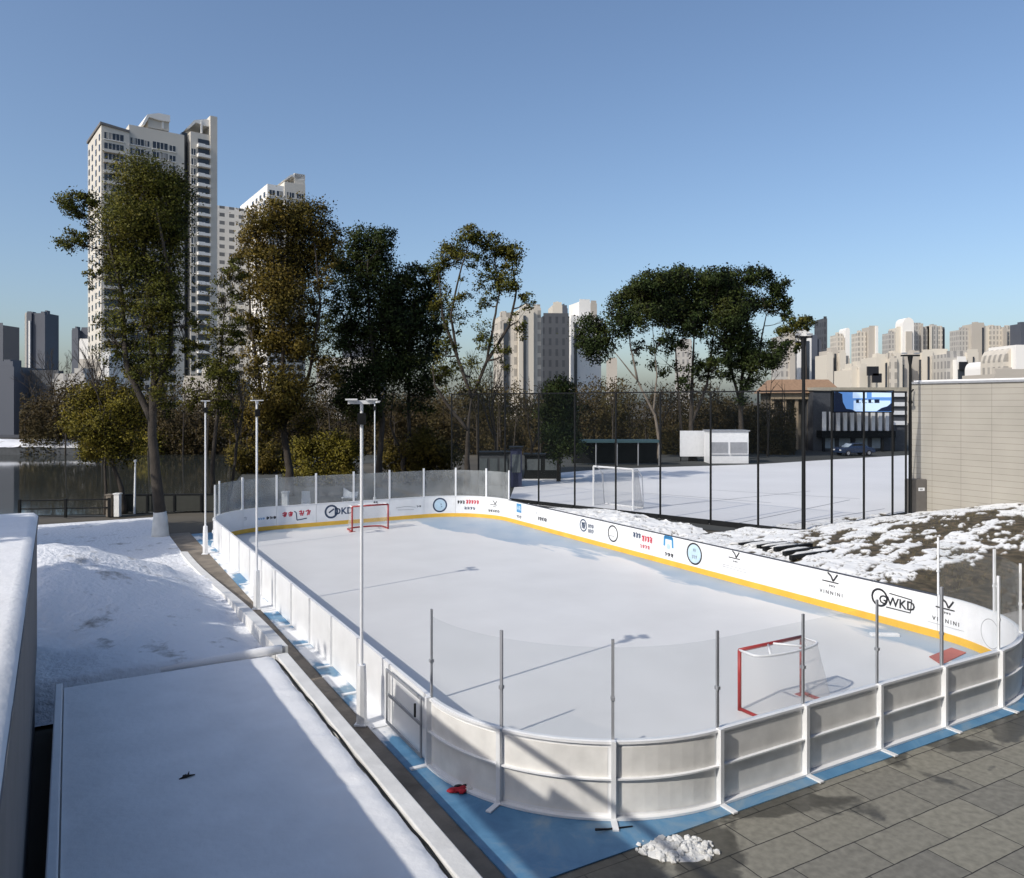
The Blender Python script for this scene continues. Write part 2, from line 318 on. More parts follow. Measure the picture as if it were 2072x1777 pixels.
def panel_mat(name, c1, c2, mortar, bw, rh, ms, axes, off=.5):
    """cladding panels or window grid; axes says which object axes run along and up"""
    m, N, L, P = new_mat(name); P.inputs['Roughness'].default_value = .7
    tc = N.new('ShaderNodeTexCoord'); sx = N.new('ShaderNodeSeparateXYZ'); L.new(tc.outputs['Object'], sx.inputs[0])
    cb = N.new('ShaderNodeCombineXYZ')
    if axes == 'xyz': L.new(math_node(N, L, 'ADD', sx.outputs[0], sx.outputs[1]), cb.inputs[0])
    else: L.new(sx.outputs['xyz'.index(axes[0])], cb.inputs[0])
    L.new(sx.outputs[2], cb.inputs[1])
    b = N.new('ShaderNodeTexBrick'); b.offset = off; b.inputs['Scale'].default_value = 1; b.inputs['Brick Width'].default_value = bw; b.inputs['Row Height'].default_value = rh; b.inputs['Mortar Size'].default_value = ms; b.inputs['Mortar Smooth'].default_value = 0
    b.inputs['Color1'].default_value = c1 + (1,); b.inputs['Color2'].default_value = c2 + (1,); b.inputs['Mortar'].default_value = mortar + (1,)
    L.new(cb.outputs[0], b.inputs['Vector'])
    n = N.new('ShaderNodeTexNoise'); n.inputs['Scale'].default_value = .6; n.inputs['Detail'].default_value = 5; L.new(tc.outputs['Object'], n.inputs['Vector'])
    mr = N.new('ShaderNodeMapRange'); mr.inputs[1].default_value = .3; mr.inputs[2].default_value = .7; mr.inputs[3].default_value = .92; mr.inputs[4].default_value = 1.06; L.new(n.outputs['Fac'], mr.inputs[0])
    mx = N.new('ShaderNodeMix'); mx.data_type = 'RGBA'; mx.blend_type = 'MULTIPLY'; mx.inputs[0].default_value = 1; L.new(b.outputs['Color'], mx.inputs[6]); L.new(mr.outputs[0], mx.inputs[7])
    L.new(mx.outputs[2], P.inputs['Base Color']); return m
M['cladding'] = panel_mat('beige_wall_panels', (.365, .342, .298), (.35, .33, .285), (.14, .125, .105), 1.6, .315, .007, 'yz', .0)

# ------------------------------------------------------------------ setting: ground sheets
def struct(name, mb, m, rot=False, smooth=False):
    o = mb.build(name, m, smooth=smooth); tag(o, kind='structure')
    if rot: o.rotation_euler = (0, 0, AL)
    return o
def sheet(name, poly, z, m, rot=False):
    b = MB(); b.add([(p[0], p[1], z) for p in poly], [tuple(range(len(poly)))]); return struct(name, b, m, rot)
sheet('ground', [(-5000, -300), (5000, -300), (5000, 5600), (-5000, 5600)], -.06, M['groundm'])
sheet('path', [(4.3, -2), (60, -2), (60, 24), (40.9, 27), (20.6, 27), (20.6, 39.2), (4.3, 39.2)], -.012, M['plaza'], True)
sheet('pavement', [(4.95, -2), (26, -2), (26, 8.6), (4.95, 8.6)], 0.0, M['paver'], True)
sheet('drain_strip', [(3.6, -2), (4.95, -2), (4.95, 40), (3.6, 40)], -.008, M['concrete'], True)
def rrect(w0, w1, u0, u1, r, n=10):
    p = []
    for cx, cy, a in ((w1 - r, u0 + r, -90), (w1 - r, u1 - r, 0), (w0 + r, u1 - r, 90), (w0 + r, u0 + r, 180)):
        for k in range(n + 1):
            t = R(a + 90 * k / n); p.append((cx + r * math.cos(t), cy + r * math.sin(t)))
    return p
b = MB(); b.prism([(4.95, 8.6), (20.7, 8.6), (20.7, 39.3), (4.95, 39.3)], -.03, .015); struct('rink_pad', b, M['pad'], True)
b = MB(); b.prism(rrect(W0, W1, U0, U1, RC, 16), .016, .04); struct('ice', b, M['ice'], True)
fieldpoly = [tuple(gnd(*q))[:2] for q in ((1090, 1023), (1626, 1082), (1834, 1045), (1900, 1030), (1860, 920), (1690, 930), (1530, 940), (1400, 944), (1330, 946), (1220, 950), (1120, 958), (1046, 972), (1030, 1014))]
sheet('court', fieldpoly, .012, M['field'])
sheet('far_road', [(-90, 45), (-21, 42.5), (-7, 52), (-16, 78), (-2, 98), (-2, 46), (14, 35), (50, 60), (120, 130), (-120, 130)], -.03, M['darkplaza'])

NZ = Noise2(5)
def grid(name, w0, w1, u0, u1, step, hf, m, attr=None, smooth=True):
    nw = int((w1 - w0) / step) + 1; nu = int((u1 - u0) / step) + 1
    w = np.linspace(w0, w1, nw); u = np.linspace(u0, u1, nu); Wg, Ug = np.meshgrid(w, u)
    z = hf(Wg, Ug); V = np.stack([Wg, Ug, z], -1).reshape(-1, 3)
    i = np.arange((nu - 1) * (nw - 1)); r, c = i // (nw - 1), i % (nw - 1); a = r * nw + c
    o = np_mesh(name, V, np.stack([a, a + 1, a + nw + 1, a + nw], 1), m, smooth=smooth)
    if attr is not None:
        at_ = o.data.attributes.new('cover', 'FLOAT', 'POINT'); at_.data.foreach_set('value', attr(Wg, Ug).ravel().astype(np.float32))
    o.rotation_euler = (0, 0, AL); tag(o, kind='structure'); return o
def bankh(w, u):
    h = .74 * (1 - sstep(17.5, 33, u)) + 1.75 * np.exp(-((w + .7) / 3.5) ** 2 - ((u - 26.4) / 4.6) ** 2)
    h = h * (1 - sstep(2.4, 4.0, w) * .35) + .26 * (NZ.fbm(w * .55, u * .4, 5) - .5) + .16 * (NZ.fbm(w * 1.9 + 9, u * 1.2 - w * .5, 4) - .5) * sstep(17.6, 19, u)
    h = h - .8 * sstep(17.9, 17.45, u)
    return np.maximum(h * (1 - sstep(34, 40, u) * .8), .02)
grid('snow_bank', -16, 4.0, 17.4, 46, .14, bankh, M['bank'])
def moundh(w, u):
    h = 1.05 * sstep(22, 39, w) * sstep(27.5, 18, u) + .35 * sstep(20.6, 24, w) * sstep(27.5, 22, u)
    h = h * sstep(12.5, 16.5, u)
    rim = sstep(20.62, 21.4, w) * sstep(13, 15, u)
    lump = (.055 * cover(w, u) * (.45 + 1.1 * NZ.fbm(w * 1.9, u * 1.9 + 9, 3)) + .28 * (NZ.fbm(w * .8, u * .8, 4) - .5)) * rim
    return h + lump * sstep(40, 33, u) - .02
def cover(w, u):
    n = NZ.fbm(w * .5 + u * .3, u * 1.6 - w * .5 + 40, 6) * .62 + NZ.fbm(w * 2.2 + 3, u * 4.2 - w + 11, 4) * .38
    dens = .56 + .08 * sstep(29, 22, w) * sstep(15.5, 19, u) - .09 * sstep(24.5, 30, w) * sstep(24.8, 17, u) + .09 * sstep(21.5, 25, u) - .5 * sstep(16.8, 13.5, u)
    cr = np.abs(NZ.fbm(w * 1.5 + u * .5 + 90, u * 3.4 - w * .9 + 23, 4) - .5)
    return sstep(.50, .525, n + dens - .5) * sstep(.010, .026, cr)
def fence_side(w, u): return w
grid('snowy_mound', 20.72, 41.2, 9, 27.5, .06, moundh, M['mound'], cover)
ng = 9000; gw = rng.uniform(20.9, 40.9, ng); gu = rng.uniform(14.5, 27.3, ng); kp = (cover(gw, gu) < .4) & (NZ.fbm(gw * .7 + 70, gu * .7, 3) > .45); gw, gu = gw[kp], gu[kp]; gz = moundh(gw, gu); ng = len(gw)
gs_ = rng.uniform(.04, .16, ng); a_ = rng.uniform(0, 6.28, ng); lx, ly = rng.normal(0, .05, ng), rng.normal(0, .05, ng); wd = .008
Vg = np.stack([np.stack([gw - wd * np.cos(a_), gu - wd * np.sin(a_), gz], 1), np.stack([gw + wd * np.cos(a_), gu + wd * np.sin(a_), gz], 1), np.stack([gw + lx + .003, gu + ly, gz + gs_], 1), np.stack([gw + lx - .003, gu + ly, gz + gs_], 1)], 1).reshape(-1, 3)
o = np_mesh('dry_grass', Vg, np.arange(ng * 4).reshape(-1, 4), mat('dry_grass_blades', (.16, .13, .06), .8)); o.rotation_euler = (0, 0, AL); tag(o, kind='stuff')
def striph(w, u): return moundh(w, np.minimum(u, 27.4)) * 0 + .02 + (.22 * cover(w, u) * NZ.fbm(w * 1.9, u * 1.9 + 9, 3) + .25 * NZ.fbm(w * .8, u * .8, 4) * sstep(20.7, 22, w)) * sstep(38.5, 34, u) * sstep(27.4, 28, u)
grid('snowy_strip', 20.72, 26.2, 27.5, 38.6, .08, striph, M['mound'], cover)
# ------------------------------------------------------------------ rink barrier
def loop_path():
    """inner board line, going: left side far->near, near end left->right, right side near->far, far end right->left"""
    segs = []
    P = lambda *a: segs.append(a)
    P('l', (W0, U1 - RC), (W0, U0 + RC), (1, 0)); P('a', (W0 + RC, U0 + RC), 180, 270)
    P('l', (W0 + RC, U0), (W1 - RC, U0), (0, 1)); P('a', (W1 - RC, U0 + RC), 270, 360)
    P('l', (W1, U0 + RC), (W1, U1 - RC), (-1, 0)); P('a', (W1 - RC, U1 - RC), 0, 90)
    P('l', (W1 - RC, U1), (W0 + RC, U1), (0, -1)); P('a', (W0 + RC, U1 - RC), 90, 180)
    out = []; s = 0
    for g in segs:
        L_ = math.dist(g[1], g[2]) if g[0] == 'l' else RC * math.pi / 2
        out.append((s, s + L_, g)); s += L_
    return out, s
SEGS, SLEN = loop_path()
def pth(s):
    s = s % SLEN
    for a, b_, g in SEGS:
        if s <= b_:
            if g[0] == 'l':
                t = (s - a) / (b_ - a); p = (g[1][0] + (g[2][0] - g[1][0]) * t, g[1][1] + (g[2][1] - g[1][1]) * t); return p, g[3]
            an = R(g[2] + (g[3] - g[2]) * (s - a) / (b_ - a)); c, si = math.cos(an), math.sin(an)
            return (g[1][0] + RC * c, g[1][1] + RC * si), (-c, -si)
def on(s, off, z):          # off > 0 is towards the ice
    p, n = pth(s); return (p[0] + n[0] * off, p[1] + n[1] * off, z)
NP = {0: 12, 1: 3, 2: 4, 3: 3, 4: 12, 5: 3, 6: 4, 7: 3}
knots = []
for i, (a, b_, g) in enumerate(SEGS):
    for k in range(NP[i]): knots.append((a + (b_ - a) * k / NP[i], i))
barrier = empty('rink_barrier', (0, 0, 0), AL, 'white rink barrier around the ice with sponsor logos, yellow kick strip and clear panes', 'rink boards')
def strip(mb, s0, s1, o0, o1, z0, z1, n):
    vs = []; fs = []
    for k in range(n + 1):
        s = s0 + (s1 - s0) * k / n
        vs += [on(s, o0, z0), on(s, o1, z0), on(s, o1, z1), on(s, o0, z1)]
    for k in range(n):
        a = 4 * k
        for i in range(4): fs.append((a + i, a + (i + 1) % 4, a + 4 + (i + 1) % 4, a + 4 + i))
    fs += [(0, 3, 2, 1), (4 * n, 4 * n + 1, 4 * n + 2, 4 * n + 3)]
    return mb.add(vs, fs)
panels = []; BH = 1.17
for j, (s0, seg) in enumerate(knots):
    s1 = knots[j + 1][0] if j + 1 < len(knots) else SLEN
    n = 8 if seg % 2 else 1; g = .006
    p = strip(MB(), s0 + g, s1 - g, 0, -.055, .02, BH - .03, n).build('board_panel', M['board'] , barrier)
    panels.append((s0, s1, p, seg))
    strip(MB(), s0 + .001, s1 - .001, .014, .0005, .02, .235, n).build('kick_strip', M['kick'], p)
    strip(MB(), s0, s1 - .001, .012, -.062, BH - .028, BH, n).build('cap_rail', M['cap'] if seg in (4,) else M['board'], p)  # right boards: the cap's shadow line is painted as a dark cap
    # outer frame: lips at the foot, the middle and the top; shoe plate
    fr = MB()
    for z0, z1, d in ((.02, .055, .09), (.60, .625, .06), (1.125, 1.165, .035)): strip(fr, s0 + .03, s1 - .03, -.056, -.056 - d, z0, z1, n)
    if seg not in (0, 4): fr.build('frame_rail', M['board'], p)
    if seg in (1, 2, 3): strip(MB(), s0 + .08, s1 - .08, -.0555, -.062, .10, 1.07, n).build('back_sheet', M['boardback'], p)
for j, (s0, seg) in enumerate(knots):
    (pw, pu), (nw, nu) = pth(s0); an = math.atan2(nu, nw)
    b = MB(); q_ = .10 if seg not in (0, 4) else .08; b.box((pw - nw * q_, pu - nu * q_, .60), (.09 if seg not in (0, 4) else .05, .07 if seg not in (0, 4) else .03, 1.17), an)
    b.box((pw - nw * .24, pu - nu * .24, .03), (.36, .09, .025), an); b.build('board_post', M['whitemetal'], barrier)
# glass above the ends and corners
glass_segs = (1, 2, 3, 5, 6, 7)
gl = [k for k in knots if k[1] in glass_segs]
GT = BH + 1.5
for j, (s0, seg) in enumerate(knots):
    if seg in glass_segs:
        s1 = knots[j + 1][0] if j + 1 < len(knots) else SLEN
        strip(MB(), s0 + .03, s1 - .03, -.03, -.042, BH + .002, GT - .12, 6 if seg % 2 else 1).build('glass_pane', M['glass'] if seg < 4 else M['farglass'], barrier)
    if seg in glass_segs or (j > 0 and knots[j - 1][1] in glass_segs) or j == 0:
        (pw, pu), (nw, nu) = pth(s0); an = math.atan2(nu, nw)
        far = seg >= 5 or j == 0
        b = MB(); b.box((pw - nw * .036, pu - nu * .036, (BH + GT) / 2 + .002), (.05 if far or seg == 3 or seg == 2 and j > 17 else .03, .09 if far else .045, GT - BH), an)
        if not far: b.box((pw - nw * .036, pu - nu * .036, BH + .62), (.07, .06, .05), an)
        b.build('glass_post', M['whitemetal'] if far or seg in (3, 4) else M['greymetal'], barrier)
# the players' gate in the last straight panel of the left side
gs0, gs1, gp, _ = panels[11]
b = MB()
for z in (.12, .66, 1.10): strip(b, gs0 + .1, gs1 - .1, -.165, -.19, z, z + .05, 1)
for s in (gs0 + .1, gs1 - .15): strip(b, s, s + .05, -.165, -.19, .171, 1.099, 1)
gate = b.build('gate_frame', M['greymetal'], barrier)
b = MB(); strip(b, gs1 - .34, gs1 - .31, -.191, -.22, .75, .98, 1); b.build('gate_handle', M['darkmetal'], gate)

# ---- printed marks on the inner faces
def txt(body, size, bold=0.0):
    cu = bpy.data.curves.new('tmp', 'FONT'); cu.body = body; cu.size = size; cu.align_x = 'CENTER'; cu.align_y = 'CENTER'; cu.offset = bold; cu.resolution_u = 2
    o = bpy.data.objects.new('tmp', cu); COL.objects.link(o)
    me = bpy.data.meshes.new_from_object(o.evaluated_get(bpy.context.evaluated_depsgraph_get()))
    vs = [tuple(v.co) for v in me.vertices]; fs = [tuple(p.vertices) for p in me.polygons]
    bpy.data.objects.remove(o); bpy.data.curves.remove(cu); bpy.data.meshes.remove(me); return vs, fs
class Decal:
    def __init__(s): s.b = MB(); s.used = []
    def c(s, key):
        if key not in s.used: s.used.append(key)
        s.b.cm = s.used.index(key); return s
    def poly(s, pts, lay=0): s.b.add([(x, z, lay) for x, z in pts], [tuple(range(len(pts)))]); return s
    def rect(s, x0, x1, z0, z1, lay=0): return s.poly([(x0, z0), (x1, z0), (x1, z1), (x0, z1)], lay)
    def ring(s, x, z, r0, r1, n=28, lay=0, sq=1):
        vs = []; fs = []
        for k in range(n):
            t = 2 * math.pi * k / n
            vs += [(x + r0 * math.cos(t), z + r0 * sq * math.sin(t), lay), (x + r1 * math.cos(t), z + r1 * sq * math.sin(t), lay)]
        for k in range(n): a = 2 * k; c_ = 2 * ((k + 1) % n); fs.append((a, a + 1, c_ + 1, c_))
        s.b.add(vs, fs); return s
    def disc(s, x, z, r, n=28, lay=0): return s.poly([(x + r * math.cos(2 * math.pi * k / n), z + r * math.sin(2 * math.pi * k / n)) for k in range(n)], lay)
    def stroke(s, pts, w, lay=0):
        for a, b_ in zip(pts[:-1], pts[1:]):
            d = Vector((b_[0] - a[0], b_[1] - a[1])); L_ = d.length or 1; n = Vector((-d.y, d.x)) / L_ * w / 2
            s.poly([(a[0] - n.x, a[1] - n.y), (b_[0] - n.x, b_[1] - n.y), (b_[0] + n.x, b_[1] + n.y), (a[0] + n.x, a[1] + n.y)], lay)
        return s
    def text(s, body, size, x, z, lay=0, bold=0.0):
        vs, fs = txt(body, size, bold); s.b.add([(v[0] + x, v[1] + z, lay) for v in vs], fs); return s
    def glyphs(s, x0, x1, z, h, seed, w=.022, n=None):      # writing too worn to read
        rg = random.Random(seed); n = n or max(2, int((x1 - x0) / (h * .95)))
        for k in range(n):
            cx = x0 + (x1 - x0) * (k + .5) / n; q = (x1 - x0) / n * .36
            s.stroke([(cx - q, z + h * rg.uniform(.1, .4)), (cx + q * rg.uniform(-.2, .4), z + h * .45), (cx - q * .3, z - h * .45)], w)
            s.stroke([(cx + q, z + h * .4), (cx + q * rg.uniform(.3, .9), z - h * rg.uniform(.2, .5))], w)
            if rg.random() < .6: s.stroke([(cx - q, z - h * .1), (cx + q, z - h * .05)], w * .8)
        return s
    def bird(s, x, z, k=1.0):
        s.stroke([(x - .26 * k, z - .09 * k), (x + .22 * k, z - .09 * k)], .03 * k)
        s.stroke([(x - .1 * k, z + .13 * k), (x + .0 * k, z + .06 * k), (x + .06 * k, z - .06 * k), (x + .12 * k, z + .02 * k), (x + .19 * k, z + .12 * k)], .045 * k)
        s.glyphs(x - .07 * k, x + .12 * k, z - .19 * k, .05 * k, int(x * 91), .014 * k, 3); return s
    def place(s, sc, zc, name='logo', flip=False):
        sub = []
        for x, z, lay in s.b.v: sub.append(on(sc - x, .0035 + .0012 * lay, zc + z))
        s.b.v = sub
        own = next((p for p in panels if p[0] <= sc % SLEN < p[1]), panels[0])[2]
        return s.b.build(name, [M[k] for k in s.used], own)
SS = np.linspace(0, SLEN, 6000)
def find_s(px, seg_ok):
    best = None
    for s in SS:
        sg = next(i for i, (a, b_, g) in enumerate(SEGS) if s <= b_ + 1e-9)
        if sg not in seg_ok: continue
        p = on(s, 0, .7); q = rk(*p); e = abs(CX + F * q.x / q.y - px)
        if best is None or e < best[0]: best = (e, s)
    return best[1]
# seen from the ice the path runs right to left, so +x of a mark runs against the path
def D(): return Decal()
d = D().c('seam').glyphs(-.12, .12, 0, .2, 3, .02, 1); d.place(find_s(531, (6, 7)) + .9, .72)
d = D().c('bluep').glyphs(-.42, -.05, 0, .1, 5, .03).c('black').glyphs(0, .5, 0, .14, 6, .045); d.place(find_s(538, (6, 7)), .62)
d = D().c('redp').glyphs(-.72, -.16, .03, .26, 8, .06).glyphs(.08, .72, .05, .28, 9, .06).c('navy').stroke([(-.12, .16), (-.02, .1), (.02, -.28), (.5, -.22)], .05); d.place(find_s(600, (6,)), .7)
def shield(d, k=1.0):
    d.c('navy').ring(-.33 * k, 0, .24 * k, .33 * k, 18).stroke([(-.45 * k, -.05 * k), (-.2 * k, .12 * k)], .07 * k)
    d.text('DKD', .44 * k, .28 * k, -.02 * k, bold=.012); return d
shield(D(), 1.05).place(find_s(684, (6,)), .72)
d = D().c('black').glyphs(-.1, .15, .28, .12, 13, .03, 2); d.place(find_s(759, (6,)), .75)
d = D().c('seam').stroke([(-.8, -.05), (-.2, .0), (.3, -.08)], .02).stroke([(-.7, -.16), (.2, -.2)], .02).c('black').glyphs(.35, .62, -.05, .1, 15, .03, 2); d.place(find_s(830, (5, 6)), .72)
d = D().c('navy').ring(0, 0, .31, .39).c('paleblue').disc(0, 0, .3).c('navy').text('26', .36, 0, 0, 1, .004); d.place(find_s(890, (5, 6)), .68)
sc_ = find_s(948, (5,)); d = D().c('black').glyphs(-.62, -.2, .1, .2, 18, .04, 3); d.place(sc_, .72)
d = D().c('redp').glyphs(-.15, .6, .12, .24, 19, .045, 5); d.place(sc_, .72)
d = D().c('navy').glyphs(-.25, .4, -.22, .16, 20, .035, 4); d.place(sc_, .72)
d = D().c('black').bird(0, .12, 1.0).glyphs(-.4, .4, -.3, .14, 22, .035, 6); d.place(find_s(1000, (4, 5)), .75)
d = D().c('bluep').rect(-.24, .24, -.08, .36).c('paleblue').text('AR', .3, 0, .13, 1, .01).c('black').glyphs(-.25, .25, -.3, .16, 25, .035, 3); d.place(find_s(1050, (4, 5)), .72)
d = D().c('black').stroke([(-.42, .2), (-.42, .05)], .02).glyphs(-.3, .5, -.12, .2, 28, .045, 5); d.place(find_s(1095, (4,)), .7)
d = D().c('navy').ring(-.28, .05, .22, .28, 20).glyphs(-.42, -.12, .05, .3, 30, .05, 3).glyphs(.08, .5, .08, .18, 31, .04, 3).glyphs(.08, .5, -.14, .18, 32, .04, 3); d.place(find_s(1188, (4,)), .72)
d = D().c('black').ring(0, 0, .29, .35).stroke([(-.26, -.12), (.1, -.1)], .018); d.place(find_s(1240, (4,)), .72)
d = D().c('navy').glyphs(-.6, -.1, .14, .22, 35, .05, 3).c('redp').glyphs(-.05, .6, .08, .26, 36, .05, 4).glyphs(-.15, .45, -.24, .16, 37, .035, 4); d.place(find_s(1300, (4,)), .74)
d = D().c('bluep').stroke([(-.22, -.02), (-.2, .34), (.24, .34), (.26, -.05)], .10).stroke([(-.2, .3), (.24, .3)], .12).c('paleblue').disc(.02, -.02, .11, 12).c('black').glyphs(-.2, .3, -.33, .15, 38, .04, 3); d.place(find_s(1352, (4,)), .76)
d = D().c('black').ring(0, 0, .34, .40).c('paleblue').disc(0, 0, .335).c('seam').glyphs(-.12, .14, -.12, .16, 39, .02, 3).glyphs(-.08, .08, .13, .12, 40, .02, 2); d.place(find_s(1405, (4,)), .7)
d = D().c('black').bird(0, .2, 1.1).c('seam').stroke([(-.62, -.2), (.5, -.2), (.5, -.3), (-.62, -.26)], .012); d.place(find_s(1487, (4,)), .78)
d = D().c('black').bird(0, .2, 1.2).text('V I N N I N I', .15, 0, -.24, 0, .004).c('seam').stroke([(-.5, -.36), (.52, -.36)], .008); d.place(find_s(1682, (4,)), .76)
d = D().c('black').ring(-.3, 0.02, .2, .26, 20).text('GWKD', .34, .22, -.03, bold=.008).stroke([(-.1, -.2), (.62, -.2), (.66, .16), (.0, .2)], .03); d.place(find_s(1800, (3, 4)), .72)
d = D().c('black').bird(0, .2, 1.1).text('V I N N I N I', .14, 0, -.22, 0, .004).c('seam').stroke([(-.5, -.34), (.52, -.34)], .008); d.place(find_s(1915, (3, 4)), .76)
d = D().c('seam').ring(0, 0, .34, .355, 28); d.place(find_s(2005, (3,)), .62)

# ------------------------------------------------------------------ light poles
def light_pole(label, loc, ang, group='white floodlight poles by the rink', h=6.2):
    root = empty('light_pole', loc, ang, label, 'light pole', group)
    b = MB(); b.cyl((0, 0, 0), .035, h, 10, .03); b.build('pole', M['whitemetal'], root)
    b = MB(); b.cyl((0, 0, 0), .17, .03, 4); b.tube([(0, 0, .02), (0, 0, .75), (0, 0, 1.15)], [.105, .10, .085], 8); b.build('sleeve', M['whitemetal'], root)
    b = MB(); b.box((0, 0, h), (.52, .06, .07)); b.build('cross_arm', M['whitemetal'], root)
    for x in (-.19, .19):
        b = MB(); b.box((x, -.0, h + .052), (.22, .34, .03)); b.build('lamp_head', M['whitemetal'], root)
    b = MB(); b.box((0, -.02, h - .32), (.16, .14, .22)); b.build('control_box', M['darkmetal'], root)
    return root
lp = light_pole('white floodlight pole with T-shaped arm, the nearest one beside the long snowy ledge', tuple(rk(4.88, 14.5)), R(10))
for lab, w_, u_, a_ in (('white floodlight pole halfway along the left boards', 4.87, 24.15, 112),
                        ('white floodlight pole at the far left corner of the rink, beside the snow bank', 4.80, 33.9, 113),
                        ('white floodlight pole standing behind the far end boards, beyond the distant goal', 14.1, 39.75, 5)):
    c = copy_tree(lp); c.location = rk(w_, u_); c.rotation_euler = (0, 0, R(a_)); c['label'] = lab

# ------------------------------------------------------------------ hockey goals
def hockey_goal(label, w, u, ang):
    root = empty('hockey_goal', tuple(rk(w, u, .04)), AL + ang, label, 'hockey goal', 'hockey goals on the ice')
    hw = .90; hh = 1.2
    for x in (-hw, hw):
        b = MB(); b.tube([(x, 0, 0), (x, 0, hh)], .04, 10); b.build('post', M['red'], root, True)
    b = MB(); b.tube([(-hw, 0, hh), (hw, 0, hh)], .04, 10); b.build('crossbar', M['red'], root, True)
    arc = [(-hw, 0)] + [(-hw * math.cos(math.pi * k / 12) * (.98 if 0 < k < 12 else 1), .38 + .22 * math.sin(math.pi * k / 12)) for k in range(13)] + [(hw, 0)]
    b = MB(); b.tube([(x, y, hh) for x, y in arc], .025, 8); b.tube([(0, 0, hh), (-.45, .5, hh)], .025, 6); b.tube([(.1, 0, hh), (.55, .48, hh)], .025, 6)
    b.build('top_frame', M['whitemetal'], root, True)
    base = [(-hw, 0)] + [(-hw * math.cos(math.pi * k / 12) * .99, .72 + .36 * math.sin(math.pi * k / 12)) for k in range(13)] + [(hw, 0)]
    b = MB(); b.tube([(x, y, .035) for x, y in base], .035, 8); b.build('base_frame', M['red'], root, True)
    b = MB(); b.box((-hw, .02, .008), (.3, .14, .014)); b.build('foot_plate', M['red'], root)
    n = len(arc); vs = []; fs = []
    for j in range(7):
        t = j / 6
        for (x0, y0), (x1, y1) in zip(base, arc): vs.append((x0 + (x1 - x0) * t, (y0 + (y1 - y0) * t) , .05 + (hh - .05) * t))
    for j in range(6):
        for k in range(n - 1): fs.append((j * n + k, j * n + k + 1, (j + 1) * n + k + 1, (j + 1) * n + k))
    b = MB(); b.add(vs, fs); b.add([(x, y, hh) for x, y in arc], [tuple(range(n))]); b.build('net', M['netting'], root, True)
    return root
hockey_goal('red hockey goal with white net seen from behind at the near end', 12.55, 11.35, math.pi)
hockey_goal('red hockey goal with white net facing the camera at the far end', 12.55, 36.0, 0)

# ------------------------------------------------------------------ things lying about
b = MB(); p = gnd(1790, 1287, .04); b.box((p.x, p.y, .075), (.72, .16, .07), R(-4)); tag(b.build('white_plank', M['whitemetal'], bevel=.01), 'short white plank lying on the ice by the right boards', 'plank')
b = MB(); q = [gnd(1880, 1330, .04), gnd(1925, 1312, .04), gnd(1955, 1322, .04), gnd(1905, 1346, .04)]; b.prism([(v.x, v.y) for v in q], .042, .062); tag(b.build('red_mat', mat('faded_red_mat', (.42, .13, .11), .8)), 'faded red mat on the ice in the near right corner', 'mat')
p = gnd(928, 1604)
root = empty('red_glove', (p.x, p.y, .02), R(20), 'crumpled red glove with white cuff lying on the blue pad', 'glove')
b = MB()
for k, (x, y, r_) in enumerate(((0, 0, .12), (.1, .03, .10), (-.1, .02, .10), (.04, -.07, .08))): b.lump((x, y, .03), (r_ * .9, r_ * .7, .035), 40 + k)
b.build('palm', mat('red_cloth', (.45, .02, .035), .8), root, True)
b = MB(); b.lump((.22, -.01, .045), (.10, .08, .04), 50); b.build('cuff', M['snowlump'], root, True)
b = MB(); b.lump((.0, .06, .06), (.07, .035, .02), 51); b.lump((.12, .05, .055), (.06, .035, .02), 52); b.build('trim', M['black'], root, True)
pc = [gnd(1205, 1690), gnd(1230, 1682), gnd(1280, 1676)]
b = MB(); b.tube([(v.x, v.y, .03 + (.05 if i == 0 else 0)) for i, v in enumerate(pc)], [.02, .014, .01], 6); tag(b.build('cable_end', M['black'], smooth=True), 'short black cable end on the blue pad in front of the boards', 'cable')
b = MB(); p = gnd(1098, 1634); b.box((p.x, p.y, .026), (.32, .06, .02), R(-18)); tag(b.build('pale_strip', M['paleblue'], bevel=.004), 'pale blue plastic strip lying on the shaded blue pad', 'plastic strip')
# snow heap on the paving
p = gnd(1370, 1720); b = MB(); hn = Noise2(33); nr, na = 16, 64; vs = [(p.x, p.y, .08)]; fs = []
for i in range(1, nr + 1):
    for k in range(na):
        a_ = 2 * math.pi * k / na; q = i / nr; rad = (.44 + .12 * float(hn.fbm(np.array(math.cos(a_) * 2 + 9), np.array(math.sin(a_) * 2 + 9), 3))) * q
        x, y = p.x + rad * math.cos(a_), p.y + .6 * rad * math.sin(a_)
        vs.append((x, y, max(-.01, .07 * (1 - q ** 1.6) + .10 * (float(hn.fbm(np.array(x * 13), np.array(y * 13), 4)) - .5) * (1.1 - q)) + (.002 if i < nr else -.01)))
fs += [(0, 1 + k, 1 + (k + 1) % na) for k in range(na)]
for i in range(nr - 1):
    for k in range(na): fs.append((1 + i * na + k, 1 + (i + 1) * na + k, 1 + (i + 1) * na + (k + 1) % na, 1 + i * na + (k + 1) % na))
b.add(vs, fs)
for k in range(150):
    a = random.uniform(0, 6.28); r_ = random.random() ** .6; x, y = p.x + .56 * r_ * math.cos(a), p.y + .32 * r_ * math.sin(a)
    s_ = random.choice((.012, .02, .03, .045, .06)) * random.uniform(.7, 1.4); b.lump((x, y, .015 + .07 * (1 - r_)), (s_, s_, s_ * .8), 100 + k, 6, 4)
tag(b.build('snow_heap', M['snowlump'], smooth=False), 'small heap of broken snow lumps on the paving by the blue pad', 'snow heap')
